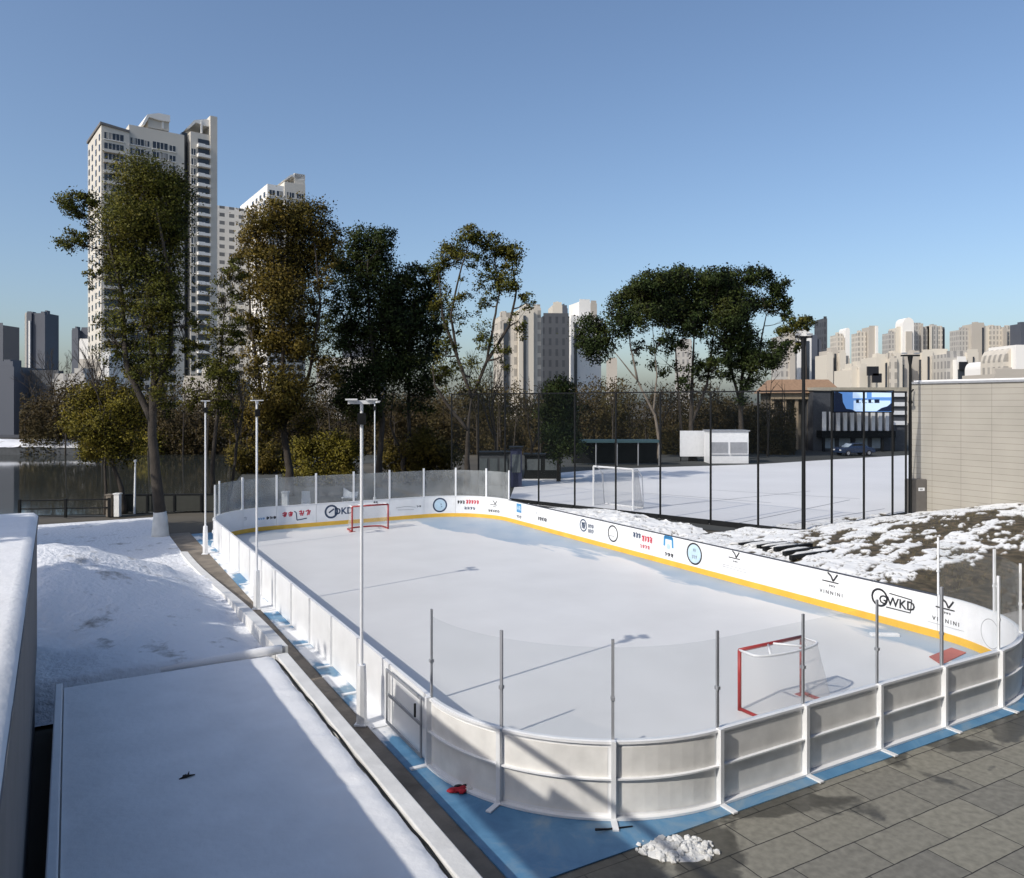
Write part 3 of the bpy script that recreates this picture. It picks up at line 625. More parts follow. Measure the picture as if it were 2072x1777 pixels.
# ------------------------------------------------------------------ terrace roof and the long low building on the left
TH = .75
ter = empty('terrace_roof', tuple(rk(2, 8)), AL, 'flat terrace roof under smooth snow with a pale ledge, half in shade', 'terrace')
tl = (2.0, 8.0, 0)
b = MB(); b.bx(-.12, 3.79, -2.5, 17.30, -.5, TH - .06); b.build('slab', M['ledge'], ter, rel=tl)
def tsn(w, u): return TH + .05 * (NZ.fbm(w * .5 + 3, u * .3 + 7, 3) - .5) - .05 * (np.clip((w - 3.62) / .17, 0, 1) ** 2 + np.clip((u - 17.1) / .2, 0, 1) ** 2) + .07 * (NZ.fbm(w * 1.1 - u * .8, u * 3.0 + w, 4) - .5) * sstep(2.4, 3.5, w)
wg = np.linspace(-.10, 3.795, 60); ug = np.linspace(-2.5, 17.3, 240); A, B_ = np.meshgrid(wg, ug); Z = tsn(A, B_)
V = np.stack([A - 2.0, B_ - 8.0, Z], -1).reshape(-1, 3); i = np.arange(239 * 59); a = (i // 59) * 60 + i % 59
np_mesh('snow_layer', V, np.stack([a, a + 1, a + 61, a + 60], 1), M['snowtop'], ter, True)
b = MB(); b.bx(3.86, 4.12, -2.5, 17.2, -.3, TH + .005)
b.build('ledge', M['ledge'], ter, rel=tl, bevel=.02)
b = MB(); b.bx(3.796, 3.859, -2.5, 17.2, -.3, TH - .14); b.build('gutter', M['darkmetal'], ter, rel=tl)
b = MB(); b.tube([(3.83 + .018 * math.sin(k * 1.7), -2 + 19 * k / 40, TH - .045 + .012 * math.sin(k * 2.3)) for k in range(41)], .017, 6); b.build('cable', M['darkmetal'], ter, rel=tl)
b = MB(); b.bx(-.25, -.122, -2.5, 17.3, -.5, TH + .06); b.build('edge_trim', M['whitemetal'], ter, rel=tl, bevel=.02)
b = MB(); b.tube([(1.6, 17.36, TH + .0), (2.6, 17.37, TH + .03), (3.6, 17.35, TH + .05), (4.02, 17.33, TH + .05)], [.05, .08, .10, .10], 8); b.build('snow_roll', M['snowtop'], ter, True, rel=tl)
b = MB(); b.box((4.05, 17.32, TH + .05), (.07, .12, .12)); b.build('pipe_end', M['greymetal'], ter, rel=tl)
low = empty('low_building', tuple(rk(-4, 10)), AL, 'low flat-roofed building with snowy roof edge beside the terrace', 'building'); ll = (-4.0, 10.0, 0)
ledge_w = lambda u: -.28 - .016 * u
def lbpoly(o_, u0, u1): return [(-9, u0), (ledge_w(u0) + o_, u0), (ledge_w(u1) + o_, u1), (-9, u1)]
b = MB(); b.prism(lbpoly(-.03, 1, 19.85), -.5, 3.62); b.build('wall', M['parapet'], low, rel=ll)
b = MB(); b.prism(lbpoly(0, 1, 19.9), 3.622, 3.72); b.build('coping', M['parapet'], low, rel=ll)
def rsn(w, u): return 3.80 + .03 * (NZ.fbm(w, u * .6, 4) - .5)
tg = np.linspace(0, 1, 60) ** .6; ug = np.linspace(1, 19.89, 140); T_, B_ = np.meshgrid(tg, ug); A = -9 + (ledge_w(B_) - .01 + 9) * T_; Z = rsn(A, B_) - .075 * np.clip((A - ledge_w(B_) + .10) / .09, 0, 1) ** 2
V = np.stack([A + 4.0, B_ - 10.0, Z], -1).reshape(-1, 3); i = np.arange(139 * 59); a = (i // 59) * 60 + i % 59
np_mesh('roof_snow', V, np.stack([a, a + 1, a + 61, a + 60], 1), M['snowtop'], low, True)
can = empty('added_shade_canopy', tuple(rk(-3, 5, 4.0)), AL, 'unseen flat canopy added above the low building roof to cast shadows', 'canopy'); cl_ = (-3.0, 5.0, 4.0)  # unseen canopy and rail, added to shade the pad and near boards
b = MB(); b.prism([(-3.6, -6), (-2.25, -6), (-2.25, 8.1), (-2.55, 8.1), (-2.55, 12.2), (-3.6, 12.2)], 6.85, 7.0); b.build('slab', M['parapet'], can, rel=cl_)
for u in (-5, 1.0, 5.0):
    b = MB(); b.cyl((-3, u, 3.84), .06, 3.0, 8); b.build('post', M['greymetal'], can, rel=cl_)
b = MB(); b.tube([(-1.75, -6, 6.95), (-1.75, 11, 6.95)], .06, 8); b.tube([(-2.25, 3.5, 6.93), (-1.75, 3.5, 6.95)], .04, 6); b.tube([(-2.5, 10.9, 6.93), (-1.75, 10.9, 6.95)], .03, 6); b.build('rail', M['greymetal'], can, rel=cl_)
hb = empty('added_rear_building', tuple(rk(5, -6)), AL, 'unseen tall building added behind the terrace and paving to block sky light', 'building'); hbl = (5.0, -6.0, 0)  # unseen building added behind the camera to cut the sky light
b = MB(); b.bx(-14, 34, -14, -2.2, -.5, 20); b.build('wall', M['parapet'], hb, rel=hbl)
for fl_ in range(5):
    for k in range(14):
        b = MB(); b.bx(-12.6 + 3.3 * k, -10.6 + 3.3 * k, -2.26, -2.19, 1.2 + 3.8 * fl_, 3.3 + 3.8 * fl_); b.build('window', M['hostwin'], hb, rel=hbl)
# kerb wall holding the snow bank
b = MB(); n = 24
vs = []; fs = []
for k in range(n + 1):
    u = 17.5 + 17 * k / n; h = .74 * (1 - float(sstep(17.5, 34, np.array(u)))) + .06
    vs += [rk(3.92, u, -.2), rk(4.2, u, -.2), rk(4.2, u, h), rk(3.92, u, h + .03)]
for k in range(n):
    a = 4 * k
    for j in range(4): fs.append((a + j, a + 4 + j, a + 4 + (j + 1) % 4, a + (j + 1) % 4))
fs += [(0, 1, 2, 3), (4 * n + 3, 4 * n + 2, 4 * n + 1, 4 * n)]
b.add(vs, fs); tag(b.build('kerb_wall', M['ledge']), 'pale kerb wall holding back the snow bank along the drain', 'wall')
# twigs and stones
def twig(label, p, s, seed):
    rg = random.Random(seed); b = MB()
    b.tube([(p.x - s, p.y - s * .6, p.z + .01), (p.x, p.y, p.z + .035), (p.x + s, p.y + s * .8, p.z + .02)], [.012, .02, .008], 5)
    for k in range(4):
        a = rg.uniform(0, 6.28); b.tube([(p.x + s * .3 * rg.uniform(-1, 1), p.y, p.z + .03), (p.x + s * .7 * math.cos(a), p.y + s * .7 * math.sin(a), p.z + rg.uniform(.03, .12))], [.01, .004], 4)
    b.lump((p.x - .02, p.y, p.z + .03), (s * .5, s * .35, .025), seed)
    tag(b.build('twig', M['bark']), label, 'twig')
p = gnd(378, 1575, TH); twig('dark withered leaf and twig alone on the smooth shaded snow', p, .09, 3)
p = gnd(182, 1398, .74); p.z = float(bankh(*[np.array(x) for x in rwu(p.x, p.y)])); twig('dark bent twig sticking out of snow at the foot of the bank', p, .2, 4)
p = gnd(133, 1407, .74); p.z = float(bankh(*[np.array(x) for x in rwu(p.x, p.y)])); b = MB(); b.lump((p.x, p.y, p.z + .04), (.1, .14, .07), 8); tag(b.build('stone', M['bark'], smooth=True), 'dark stone showing through snow beside the terrace edge', 'stone')
# ------------------------------------------------------------------ court fence, its poles, and things round the court
FA = gnd(1626, 1082); FB = gnd(1090, 1022); FC = gnd(1833, 1045)
FH = 6.75
fence = empty('court_fence', tuple(FA), 0, 'tall black mesh fence around the white court', 'fence')
fa = tuple(FA)
def fpt(px, A_, B_):
    k = (px - CX) / F; dx, dy = B_.x - A_.x, B_.y - A_.y
    t = (k * A_.y - A_.x) / (dx - k * dy); return Vector((A_.x + dx * t, A_.y + dy * t, 0))
side1 = [fpt(x, FA, FB) for x in (1626, 1534, 1438, 1336, 1246, 1163, 1090, 1022, 968, 914)]
side2 = [FA] + [fpt(x, FA, FC) for x in (1683, 1748, 1806, 1833)]
for line in (side1, side2):
    for i, p in enumerate(line):
        if i == 0: continue
        r_ = .055
        b = MB(); b.cyl(tuple(p), r_, FH, 8); b.build('post', M['darkmetal'], fence, rel=fa)
    for p, q in zip(line[:-1], line[1:]):
        d_ = (q - p).normalized(); n_ = Vector((-d_.y, d_.x, 0)) * .03; a0, a1 = p + d_ * .09, q - d_ * .05
        b = MB(); b.add([a0 + Vector((0, 0, .16)), a1 + Vector((0, 0, .16)), a1 + Vector((0, 0, FH - .05)), a0 + Vector((0, 0, FH - .05))], [(0, 1, 2, 3)])
        b.build('mesh_panel', M['fencenet'], fence, rel=fa)
        b = MB(); b.tube([a0 + Vector((0, 0, FH - .02)), a1 + Vector((0, 0, FH - .02))], .035, 6); b.build('top_rail', M['darkmetal'], fence, rel=fa)
        b = MB(); m_ = (a0 + a1) / 2; b.box((m_.x, m_.y, .05), ((a1 - a0).length, .14, .34), math.atan2(d_.y, d_.x)); b.build('base_strip', M['darkmetal'], fence, rel=fa)
def court_lamp(label, p, h, arm):
    root = empty('court_lamp', tuple(p), 0, label, 'lamp post', 'dark lamp posts by the court')
    b = MB(); b.tube([(0, 0, 0), (0, 0, h * .5), (0, 0, h)], [.095, .085, .065], 10); b.build('pole', M['darkmetal'], root)
    b = MB(); b.tube([(0, 0, h - .5), (0, 0, h)], [.07, .14], 8); b.box((0, 0, h + .05), (arm, .22, .08)); b.build('lamp_arm', M['darkmetal'], root)
    for x in (-arm * .36, arm * .36):
        b = MB(); b.box((x, -.05, h + .17), (.2, .24, .08)); b.build('lamp_head', M['greymetal'], root)
p = FA.copy(); court_lamp('dark lamp post at the front corner of the court fence', p, 9.2, .75)
p = fpt(1840, FA, FC) + Vector((.1, .1, 0)); court_lamp('dark lamp post standing beside the beige panelled wall', p, 8.7, .95)
# utility cabinet
p = gnd(1856, 1040); root = empty('utility_cabinet', tuple(p), AL - R(20), 'grey utility cabinet with small white notice by the beige wall', 'utility cabinet')
b = MB(); b.bx(-.62, .42, -.25, .25, 0, 1.95); b.build('body', mat('cabinet_grey', (.13, .12, .11), .6), root, bevel=.05)
b = MB(); b.bx(-.12, .26, -.262, -.252, 1.3, 1.48); lab_ = b.build('notice', M['whitemetal'], root)
b = MB()
for k in range(3): b.bx(-.03 + k * .06, .0 + k * .06, -.266, -.263, 1.35, 1.43)
b.build('notice_print', M['black'], lab_)
b = MB(); b.bx(.45, .78, -.2, .3, 0, 1.65); b.build('door_side', M['darkmetal'], root, bevel=.02)
# small barrier posts and low white boxes at the foot of the wall
for lab, px in (('low white box with dark edge by the beige wall, beside the cabinet', 1889), ('low white box with dark edge by the beige wall, next to the bar', 1908)):
    p = gnd(px, 1038); b = MB(); b.bx(p.x - .2, p.x + .2, p.y - .15, p.y + .15, 0, .62); b.cm = 1; b.bx(p.x + .203, p.x + .26, p.y - .15, p.y + .15, 0, .62)
    tag(b.build('white_box', [M['whitemetal'], M['darkmetal']]), lab, 'box', 'white boxes by the wall')
p = gnd(1930, 1030); b = MB(); b.cyl((p.x + .25, p.y, 0), .035, .85, 8); b.tube([(p.x + .25, p.y, .84), (p.x - .5, p.y, .86)], .03, 6); tag(b.build('bar_post', M['darkmetal']), 'thin dark post with a short bar in front of the beige wall', 'post')
# beige building on the right
hall = empty('beige_hall', tuple(rk(46, 10)), AL, 'large windowless hall clad in beige stone panels', 'building'); hl = (46.0, 10.0, 0)
b = MB(); b.bx(41.25, 75, -30, 27.2, -1, 7.22); b.build('wall', M['cladding'], hall, rel=hl)
b = MB(); b.bx(41.15, 75.1, -30, 27.3, 7.222, 7.34); b.cm = 1; b.bx(41.3, 75, -29.9, 27.1, 7.342, 7.42); b.build('coping', [M['greymetal'], M['snowtop']], hall, rel=hl)
b = MB(); b.tube([(41.1, 27.0, 6.9), (40.85, 27.0, 6.7), (40.85, 27.0, 6.3)], .05, 6); b.lump((40.85, 27, 6.2), (.12, .12, .12), 3); b.build('wall_lamp', M['darkmetal'], hall, rel=hl)
st = gnd(1575, 1114, .3); sw, su = rwu(st.x, st.y)
root = empty('sleeper_steps', tuple(rk(sw, su)), AL, 'dark timber sleeper steps half covered by snow below the fence corner', 'steps')
for k in range(7):
    u_ = su - 1.6 + .5 * k; zz = float(moundh(np.array(sw), np.array(u_)))
    b = MB(); b.box((.08 * (k % 3), u_ - su, zz + .015), (2.3 - .16 * k, .15, .16), .05 * math.sin(k * 2)); b.build('sleeper', M['darkmetal'], root)
    b = MB(); b.lump((.3 * math.sin(k * 3), u_ - su + .24, zz + .04), (.9, .15, .09), 500 + k, 10, 5); b.build('snow_cover', M['snowlump'], root, True)
# football goal on the court
g0 = gnd(1201, 1023); g1 = gnd(1281, 1033)
gz = 2.35; dd = (g1 - g0).normalized(); bk = Vector((dd.y, -dd.x, 0)); bk = bk if bk.x > 0 else -bk
root = empty('football_goal', tuple(g0), 0, 'white football goal with curved net stays on the court', 'football goal')
rel = tuple(g0); U_ = Vector((0, 0, gz))
for p in (g0, g1):
    b = MB(); b.tube([p, p + U_], .06, 8); b.build('post', M['whitemetal'], root, rel=rel)
b = MB(); b.tube([g0 + U_, g1 + U_], .06, 8); b.build('crossbar', M['whitemetal'], root, rel=rel)
for p in (g0, g1):
    b = MB(); b.tube([p + U_, p + U_ + bk * .45 - Vector((0, 0, .08)), p + bk * .85 + Vector((0, 0, gz - .5)), p + bk * 1.0 + Vector((0, 0, .05))], .035, 6); b.build('net_stay', M['whitemetal'], root, rel=rel)
b = MB(); b.tube([g0 + bk * 1.0 + Vector((0, 0, .05)), g1 + bk * 1.0 + Vector((0, 0, .05))], .035, 6); b.build('ground_bar', M['whitemetal'], root, rel=rel)
b = MB(); q = [g0 + U_, g0 + U_ + bk * .45, g0 + bk * 1.0]; q2 = [g1 + U_, g1 + U_ + bk * .45, g1 + bk * 1.0]
b.add(q + q2 + [g0, g1], [(0, 1, 4, 3), (1, 2, 5, 4), (0, 6, 2, 1), (3, 4, 5, 7)]); b.build('net', net_mat('grey_goal_net', (.35, .36, .37), .3), root, rel=rel)
# court lines
b = MB()
def fline(p0, p1, w_=.09):
    a_, c_ = gnd(*p0), gnd(*p1); d_ = (c_ - a_).normalized(); n_ = Vector((-d_.y, d_.x, 0)) * w_ / 2
    b.add([(v.x, v.y, .017) for v in (a_ - n_, c_ - n_, c_ + n_, a_ + n_)], [(0, 1, 2, 3)])
fline((1290, 1030), (1640, 994)); fline((1300, 998), (1560, 1018)); b2 = b; fline((1440, 992), (1740, 1010)); fline((1490, 1060), (1720, 1012)); fline((1560, 1068), (1790, 1030))
tag(b.build('court_lines', M['fieldline']), kind='structure')
# white kiosk
p = at(1475, 0, 79); p.z = 0; root = empty('white_kiosk', tuple(p), 0, 'white kiosk with two grey shuttered windows beyond the court', 'kiosk')
b = MB(); b.bx(-1.98, 1.98, 0, 2.2, 0, 3.25); b.build('body', M['whitemetal'], root)
for x in (-.98, .98):
    b = MB(); b.bx(x - .86, x + .86, -.06, -.002, 1.0, 2.15); b.build('window', M['greymetal'], root)
    b = MB(); b.bx(x - .9, x + .9, -.16, -.064, .92, 1.0); b.build('counter', M['whitemetal'], root)
b = MB(); b.bx(-2.1, 2.1, -.15, 2.3, 3.252, 3.36); b.build('roof', M['greymetal'], root)
# pavilion with hip roof
p = at(1625, 0, 102); p.z = 0; root = empty('pavilion', tuple(p), R(-4), 'low pavilion with a brown hipped roof and tan columns', 'pavilion')
b = MB(); b.bx(-4.0, 4.2, 1.6, 6, 0, 7.4); b.build('back_wall', mat('pavilion_wall', (.11, .095, .075), .8), root)
for k in range(6):
    b = MB(); b.bx(-4.1 + k * 1.55, -3.7 + k * 1.55, 0, .4, 0, 7.4); b.build('column', mat('tan_stone', (.30, .235, .16), .8) if k == 0 else bpy.data.materials['tan_stone'], root)
b = MB(); b.add([(-4.8, -.8, 7.4), (4.9, -.8, 7.4), (4.9, 6.8, 7.4), (-4.8, 6.8, 7.4), (-3.4, 1.2, 9.2), (3.6, 1.2, 9.2), (3.6, 4.8, 9.2), (-3.4, 4.8, 9.2)], [(0, 1, 5, 4), (1, 2, 6, 5), (2, 3, 7, 6), (3, 0, 4, 7), (4, 5, 6, 7), (3, 2, 1, 0)]); b.build('roof', mat('brown_roof', (.27, .17, .105), .8), root)
b = MB(); b.bx(-4.2, 4.3, -.3, .0, 6.6, 7.39); b.build('beam', bpy.data.materials['tan_stone'], root)
# shopfront with big screen
p = at(1745, 0, 96); p.z = 0; root = empty('arcade_building', tuple(p), 0, 'dark shop building with white striped arcade under the screen', 'building')
b = MB(); b.bx(-4.5, 7.5, 4, 10, 0, 7.6); b.build('wall', mat('dark_shop_wall', (.06, .065, .075), .6), root)
b = MB(); b.bx(-4.6, 7.6, 3.8, 10.2, 7.602, 8.1); b.build('roof_band', mat('buff_band', (.34, .31, .25), .8), root)
for k in range(10):
    b = MB(); x = -3.9 + k * .88; b.bx(x, x + .42, 2.4, 2.7, 2.6, 5.0); b.build('arcade_fin', M['whitemetal'], root)
b = MB(); b.bx(-4.1, 5.2, 2.2, 3.98, 1.75, 2.6); b.build('canopy', M['darkmetal'], root)
for x in (-3.8, -.2, 3.6, 5.0):
    b = MB(); b.bx(x - .15, x + .15, 2.3, 2.6, 0, 1.749); b.build('column', M['darkmetal'], root)
for k in range(4):
    b = MB(); x = -3.3 + k * 2.1; b.bx(x, x + 1.5, 3.93, 3.999, .3, 1.6); b.build('shop_window', mat('bright_window', (.35, .42, .48), .25) if k == 0 else bpy.data.materials['bright_window'], root)
b = MB()
for z in (3.3, 4.6, 5.7, 6.9): b.bx(5.6, 7.4, 3.7, 3.998, z, z + .5)
b.build('white_sill', M['whitemetal'], root)
def screen_mat(name, col, e):
    m, N, L, P = new_mat(name); P.inputs['Base Color'].default_value = col + (1,); P.inputs['Emission Color'].default_value = col + (1,); P.inputs['Emission Strength'].default_value = e; P.inputs['Roughness'].default_value = .3; return m
s1, s2, s3 = screen_mat('screen_blue', (.10, .24, .55), .55), screen_mat('screen_pale', (.48, .62, .80), .6), screen_mat('screen_dark', (.008, .016, .05), .1)
p = at(1747, 0, 95.2); root = empty('video_screen', (p.x, p.y, 4.8), 0, 'large lit blue video screen with dark frame above the arcade', 'video screen')
b = MB(); b.bx(-3.75, 3.75, 0, .4, .12, 2.85); b.build('frame', M['darkmetal'], root)
b = MB()
def fl(x0, x1, z0, z1, lay): b.add([(x0, -.01 - .006 * lay, z0), (x1, -.01 - .006 * lay, z0), (x1, -.01 - .006 * lay, z1), (x0, -.01 - .006 * lay, z1)], [(0, 1, 2, 3)])
def fp(pts, lay): b.add([(x, -.01 - .006 * lay, z) for x, z in pts], [tuple(range(len(pts)))])
b.cm = 0; fl(-3.55, 3.55, .25, 2.7, 0); b.cm = 1; fl(-1.2, 3.3, .3, 1.6, 1); fl(-1.3, .4, 1.9, 2.66, 1); fl(1.0, 3.4, 2.0, 2.6, 1)
b.cm = 2; fp([(-3.55, .25), (-.9, .25), (-1.4, .5), (-2.1, .6), (-2.5, 1.4), (-2.6, 2.4), (-3.2, 2.69), (-3.55, 2.6)], 2); fp([(1.6, .3), (3.5, .3), (3.4, 1.3), (2.9, .9), (2.2, .7)], 2)
for k in range(4): fl(-.9 + .75 * k, -.3 + .75 * k, 1.3, 1.75, 2)
b.cm = 1
for k in range(3): fl(-.78 + .75 * (k + .3), -.45 + .75 * (k + .3), 1.36, 1.69, 3)
b.build('display', [s1, s2, s3], root)
# parked car beyond the court
def car(label, p, rz, col):
    root = empty('parked_car', tuple(p), rz, label, 'car', 'cars parked in the background')
    prof = [(-2.2, .35), (-2.2, .8), (-1.9, .95), (-1.2, 1.0), (-.6, 1.42), (.7, 1.45), (1.4, 1.0), (2.0, .9), (2.2, .7), (2.2, .35)]
    b = MB(); n = len(prof); vs = [(x, y * (1 if z < 1.1 else .8), z) for y in (-.86, .86) for x, z in prof]
    b.add(vs, [tuple(range(n)), tuple(range(2 * n - 1, n - 1, -1))] + [(i, n + i, n + (i + 1) % n, (i + 1) % n) for i in range(n)]); b.build('body', col, root, bevel=.05)
    for y in (-.80, .80):
        b = MB(); s_ = 1 if y > 0 else -1; b.add([(-1.0, y + s_ * .035, 1.04), (1.15, y + s_ * .035, 1.04), (.65, y - s_ * .06, 1.38), (-.55, y - s_ * .06, 1.38)], [(0, 1, 2, 3)]); b.build('side_window', M['darkmetal'], root)
        for x in (-1.35, 1.35):
            b = MB(); b.tube([(x, y - .1 * s_, .33), (x, y + .09 * s_, .33)], .33, 14); wh = b.build('wheel', M['black'], root)
            b = MB(); b.tube([(x, y + .08 * s_, .33), (x, y + .10 * s_, .33)], .19, 10); b.build('rim', M['greymetal'], wh)
    b = MB(); b.add([(-1.22, -.68, 1.02), (-1.22, .68, 1.02), (-.66, .6, 1.38), (-.66, -.6, 1.38)], [(0, 1, 2, 3)]); b.build('windscreen', bpy.data.materials['bright_window'], root)
    for y in (-.6, .6):
        b = MB(); b.box((-2.2, y, .68), (.06, .3, .14)); b.build('headlight', M['whitemetal'], root)
car('dark blue car parked under the big screen', at(1728, 0, 91) * Vector((1, 1, 0)) if False else Vector((at(1728, 0, 91).x, 91, 0)), R(12), mat('dark_blue_paint', (.02, .035, .075), .25))
car('dark car beyond the snowy pond embankment at the far left', Vector((at(122, 0, 103).x, 103, 1.7)), R(5), mat('black_car_paint', (.015, .015, .018), .25))
b = MB(); b.bx(-110, -36, 99.5, 108, -.1, 1.7); struct('street', b, M['asphalt'])
# shed with a snowy roof, street wall, guard rail
shore = [gnd(*q) for q in ((-260, 1044), (60, 1043), (250, 1040), (420, 1034), (462, 990), (490, 958), (505, 928), (500, 916), (300, 914), (150, 917), (-40, 918), (-260, 918))]
b = MB(); b.add([(v.x, v.y, .004) for v in shore], [tuple(range(len(shore)))]); struct('water', b, M['water'])
b = MB(); x0 = at(-200, 0, 93).x; x1 = at(168, 0, 93).x
b.prism([(x0, 91.5), (x1, 92.5), (x1 + 1.5, 97), (x0, 99)], -.2, .85); struct('far_embankment', b, bpy.data.materials['shed_grey'] if 'shed_grey' in bpy.data.materials else mat('shed_grey', (.07, .075, .08), .85, var=.2))
nx = 160; gx = np.linspace(x0, x1 + 1.2, nx); gy = np.linspace(0, 1, 14); A, B_ = np.meshgrid(gx, gy); Yq = 91.4 + (A - x0) / (x1 - x0) + B_ * 5.2
V = np.stack([A, Yq, .86 + .75 * np.sin(B_ * 1.5) + .35 * (NZ.fbm(A * .5, Yq * .6, 4) - .5)], -1).reshape(-1, 3); i = np.arange(13 * (nx - 1)); a = (i // (nx - 1)) * nx + i % (nx - 1)
tag(np_mesh('snowy_shore', V, np.stack([a, a + 1, a + nx + 1, a + nx], 1), M['bank'], None, True), kind='structure')
root = empty('guard_rail', (at(145, 0, 42).x, 42, 0), R(8), 'black guard rail with dull glass infill at the street edge', 'railing')
for z in (.95, .5):
    b = MB(); b.tube([(-2.6, 0, z), (1.9, 0, z)], .04, 6); b.build('rail', M['darkmetal'], root)
for x in (-2.6, -.3, 1.9):
    b = MB(); b.bx(x - .06, x + .06, -.06, .06, 0, 1.02); b.build('post', M['darkmetal'], root)
for k, (px, h_) in enumerate(((222, 1.15), (238, 1.2))):
    p = gnd(px, 1045); b = MB(); b.bx(p.x - .14, p.x + .14, p.y - .14, p.y + .14, 0, h_); b.prism([(p.x - .18, p.y - .18), (p.x + .18, p.y - .18), (p.x + .18, p.y + .18), (p.x - .18, p.y + .18)], h_ + .002, h_ + .06)
    tag(b.build('gate_post', M['ledge'] if k else M['concrete']), ('stained concrete gate post at the end of the guard rail', 'pale concrete gate post beside the dark park fence')[k], 'gate post')
root = empty('park_fence', (at(330, 0, 44).x, 44, 0), R(4), 'low dark park fence behind the whitewashed tree', 'fence')
b = MB(); b.bx(-2.4, 3.6, 0, .06, .05, .95); b.build('panel', mat('fence_panel', (.03, .032, .026), .7), root)
b = MB(); b.bx(-2.45, 3.65, -.03, .09, .952, 1.03); b.build('top_rail', M['darkmetal'], root)
for k in range(5):
    b = MB(); b.bx(-2.4 + 1.48 * k, -2.3 + 1.48 * k, -.06, -.003, 0, .95); b.build('post', M['darkmetal'], root)
p = gnd(272, 1040); b = MB(); b.tube([(p.x, p.y, 0), (p.x + .05, p.y, 2.9)], [.06, .04], 8); b.box((p.x + .05, p.y, 2.95), (.12, .12, .12)); tag(b.build('sign_pole', M['whitemetal']), 'bare white pole standing by the dark park fence', 'pole')
# things behind the far boards
def place(px, py, Y): p = at(px, py, Y); return p
p = Vector((at(577, 0, 42).x, 42, 0)); b = MB(); b.bx(p.x - .16, p.x + .16, 41.9, 42.2, 0, 1.32); b.bx(p.x - .19, p.x + .19, 41.87, 42.23, 1.322, 1.4); tag(b.build('white_bin', M['whitemetal'], bevel=.015), 'narrow white bin behind the far boards', 'bin')
p = Vector((at(619, 0, 41.5).x, 41.5, 0)); root = empty('plastic_chair', tuple(p), R(15), 'white plastic chair with armrests behind the far boards', 'chair')
for x in (-.22, .22):
    for y in (-.2, .22):
        b = MB(); b.tube([(x * 1.1, y * 1.1, 0), (x, y, .8)], [.025, .03], 6); b.build('leg', M['whitemetal'], root)
    b = MB(); b.tube([(x, -.2, .8), (x, -.2, 1.02), (x, .22, 1.05)], .025, 6); b.build('armrest', M['whitemetal'], root)
b = MB(); b.box((0, 0, .82), (.46, .46, .035)); b.build('seat', M['whitemetal'], root, bevel=.01)
b = MB(); b.box((0, .24, 1.15), (.44, .035, .6)); b.build('backrest', M['whitemetal'], root, bevel=.01)
p = Vector((at(706, 0, 43).x, 43, 0)); root = empty('white_bench', tuple(p), R(-8), 'white bench with curved back behind the far boards', 'bench')
b = MB(); b.box((0, 0, .95), (.75, .4, .06)); b.build('seat', M['whitemetal'], root, bevel=.01)
b = MB(); b.add([(-.4, .2, .98), (.4, .2, .98), (.42, .3, 1.25), (.0, .32, 1.2), (-.42, .3, 1.45), (-.4, .25, .98), (.4, .25, .98), (.42, .35, 1.25), (0, .37, 1.2), (-.42, .35, 1.45)], [(0, 1, 2, 3, 4), (9, 8, 7, 6, 5), (0, 5, 6, 1), (1, 6, 7, 2), (2, 7, 8, 3), (3, 8, 9, 4), (4, 9, 5, 0)]); b.build('backrest', M['whitemetal'], root)
for x in (-.3, .3):
    b = MB(); b.box((x, 0, .46), (.05, .34, .9)); b.build('leg', M['greymetal'], root)
def booth(name, label, cat, px0, px1, py0, Y, m, sub):
    x0, x1 = at(px0, 0, Y).x, at(px1, 0, Y).x; h_ = at(0, py0, Y).z; root = empty(name, ((x0 + x1) / 2, Y, 0), 0, label, cat); w_ = (x1 - x0) / 2
    b = MB(); b.bx(-w_, w_, 0, 1.5, 0, h_); b.build('body', m, root)
    b = MB(); b.bx(-w_ - .1, w_ + .1, -.15, 1.6, h_ + .002, h_ + .12); b.build('roof', M['darkmetal'], root)
    for k in range(sub):
        a_ = -w_ + 2 * w_ * (k + .12) / sub; c_ = -w_ + 2 * w_ * (k + .88) / sub
        b = MB(); b.bx(a_, c_, -.05, -.002, h_ * .38, h_ * .85); b.build('window', mat('dull_window', (.10, .115, .12), .2) if 'dull_window' not in bpy.data.materials else bpy.data.materials['dull_window'], root)
booth('guard_booth', 'dark booth with three dull windows behind the far right corner of the boards', 'booth', 968, 1030, 918, 58, mat('booth_grey', (.05, .055, .06), .6), 3)
booth('blue_cabin', 'narrow dark blue cabin beside the dark booth', 'cabin', 1033, 1056, 908, 57, mat('navy_cabin', (.02, .025, .06), .5), 1)
booth('ticket_stand', 'wide low black stand with a dull window left of the round green bush', 'stand', 1062, 1135, 922, 63, M['darkmetal'], 2)
b = MB(); x0 = at(1165, 0, 74).x; x1 = at(1345, 0, 74).x
root = empty('bus_shelter', ((x0 + x1) / 2, 76, 0), 0, 'long teal edged shelter in deep shade beyond the court', 'shelter'); w_ = (x1 - x0) / 2
b = MB(); b.bx(-w_, w_, 0, 2, 2.25, 2.5); b.build('roof', mat('teal_edge', (.03, .07, .08), .5), root)
b = MB(); b.bx(-w_, w_, 1.9, 2.0, .1, 2.25); b.build('back_panel', M['darkmetal'], root)
for k in range(5):
    b = MB(); b.cyl((-w_ + .1 + (2 * w_ - .2) * k / 4, .2, 0), .06, 2.25, 8); b.build('post', M['greymetal'], root)
# white posters behind the forked tree
p = Vector((at(1405, 0, 82).x, 82, 0)); root = empty('notice_board', tuple(p), 0, 'white notice board behind the forked trunk', 'notice board')
b = MB(); b.bx(-1.5, 1.3, 0, .1, .5, 3.2); b.build('panel', M['whitemetal'], root)
for x in (-1.4, 1.2):
    b = MB(); b.bx(x - .06, x + .06, .103, .2, 0, 3.3); b.build('post', M['darkmetal'], root)

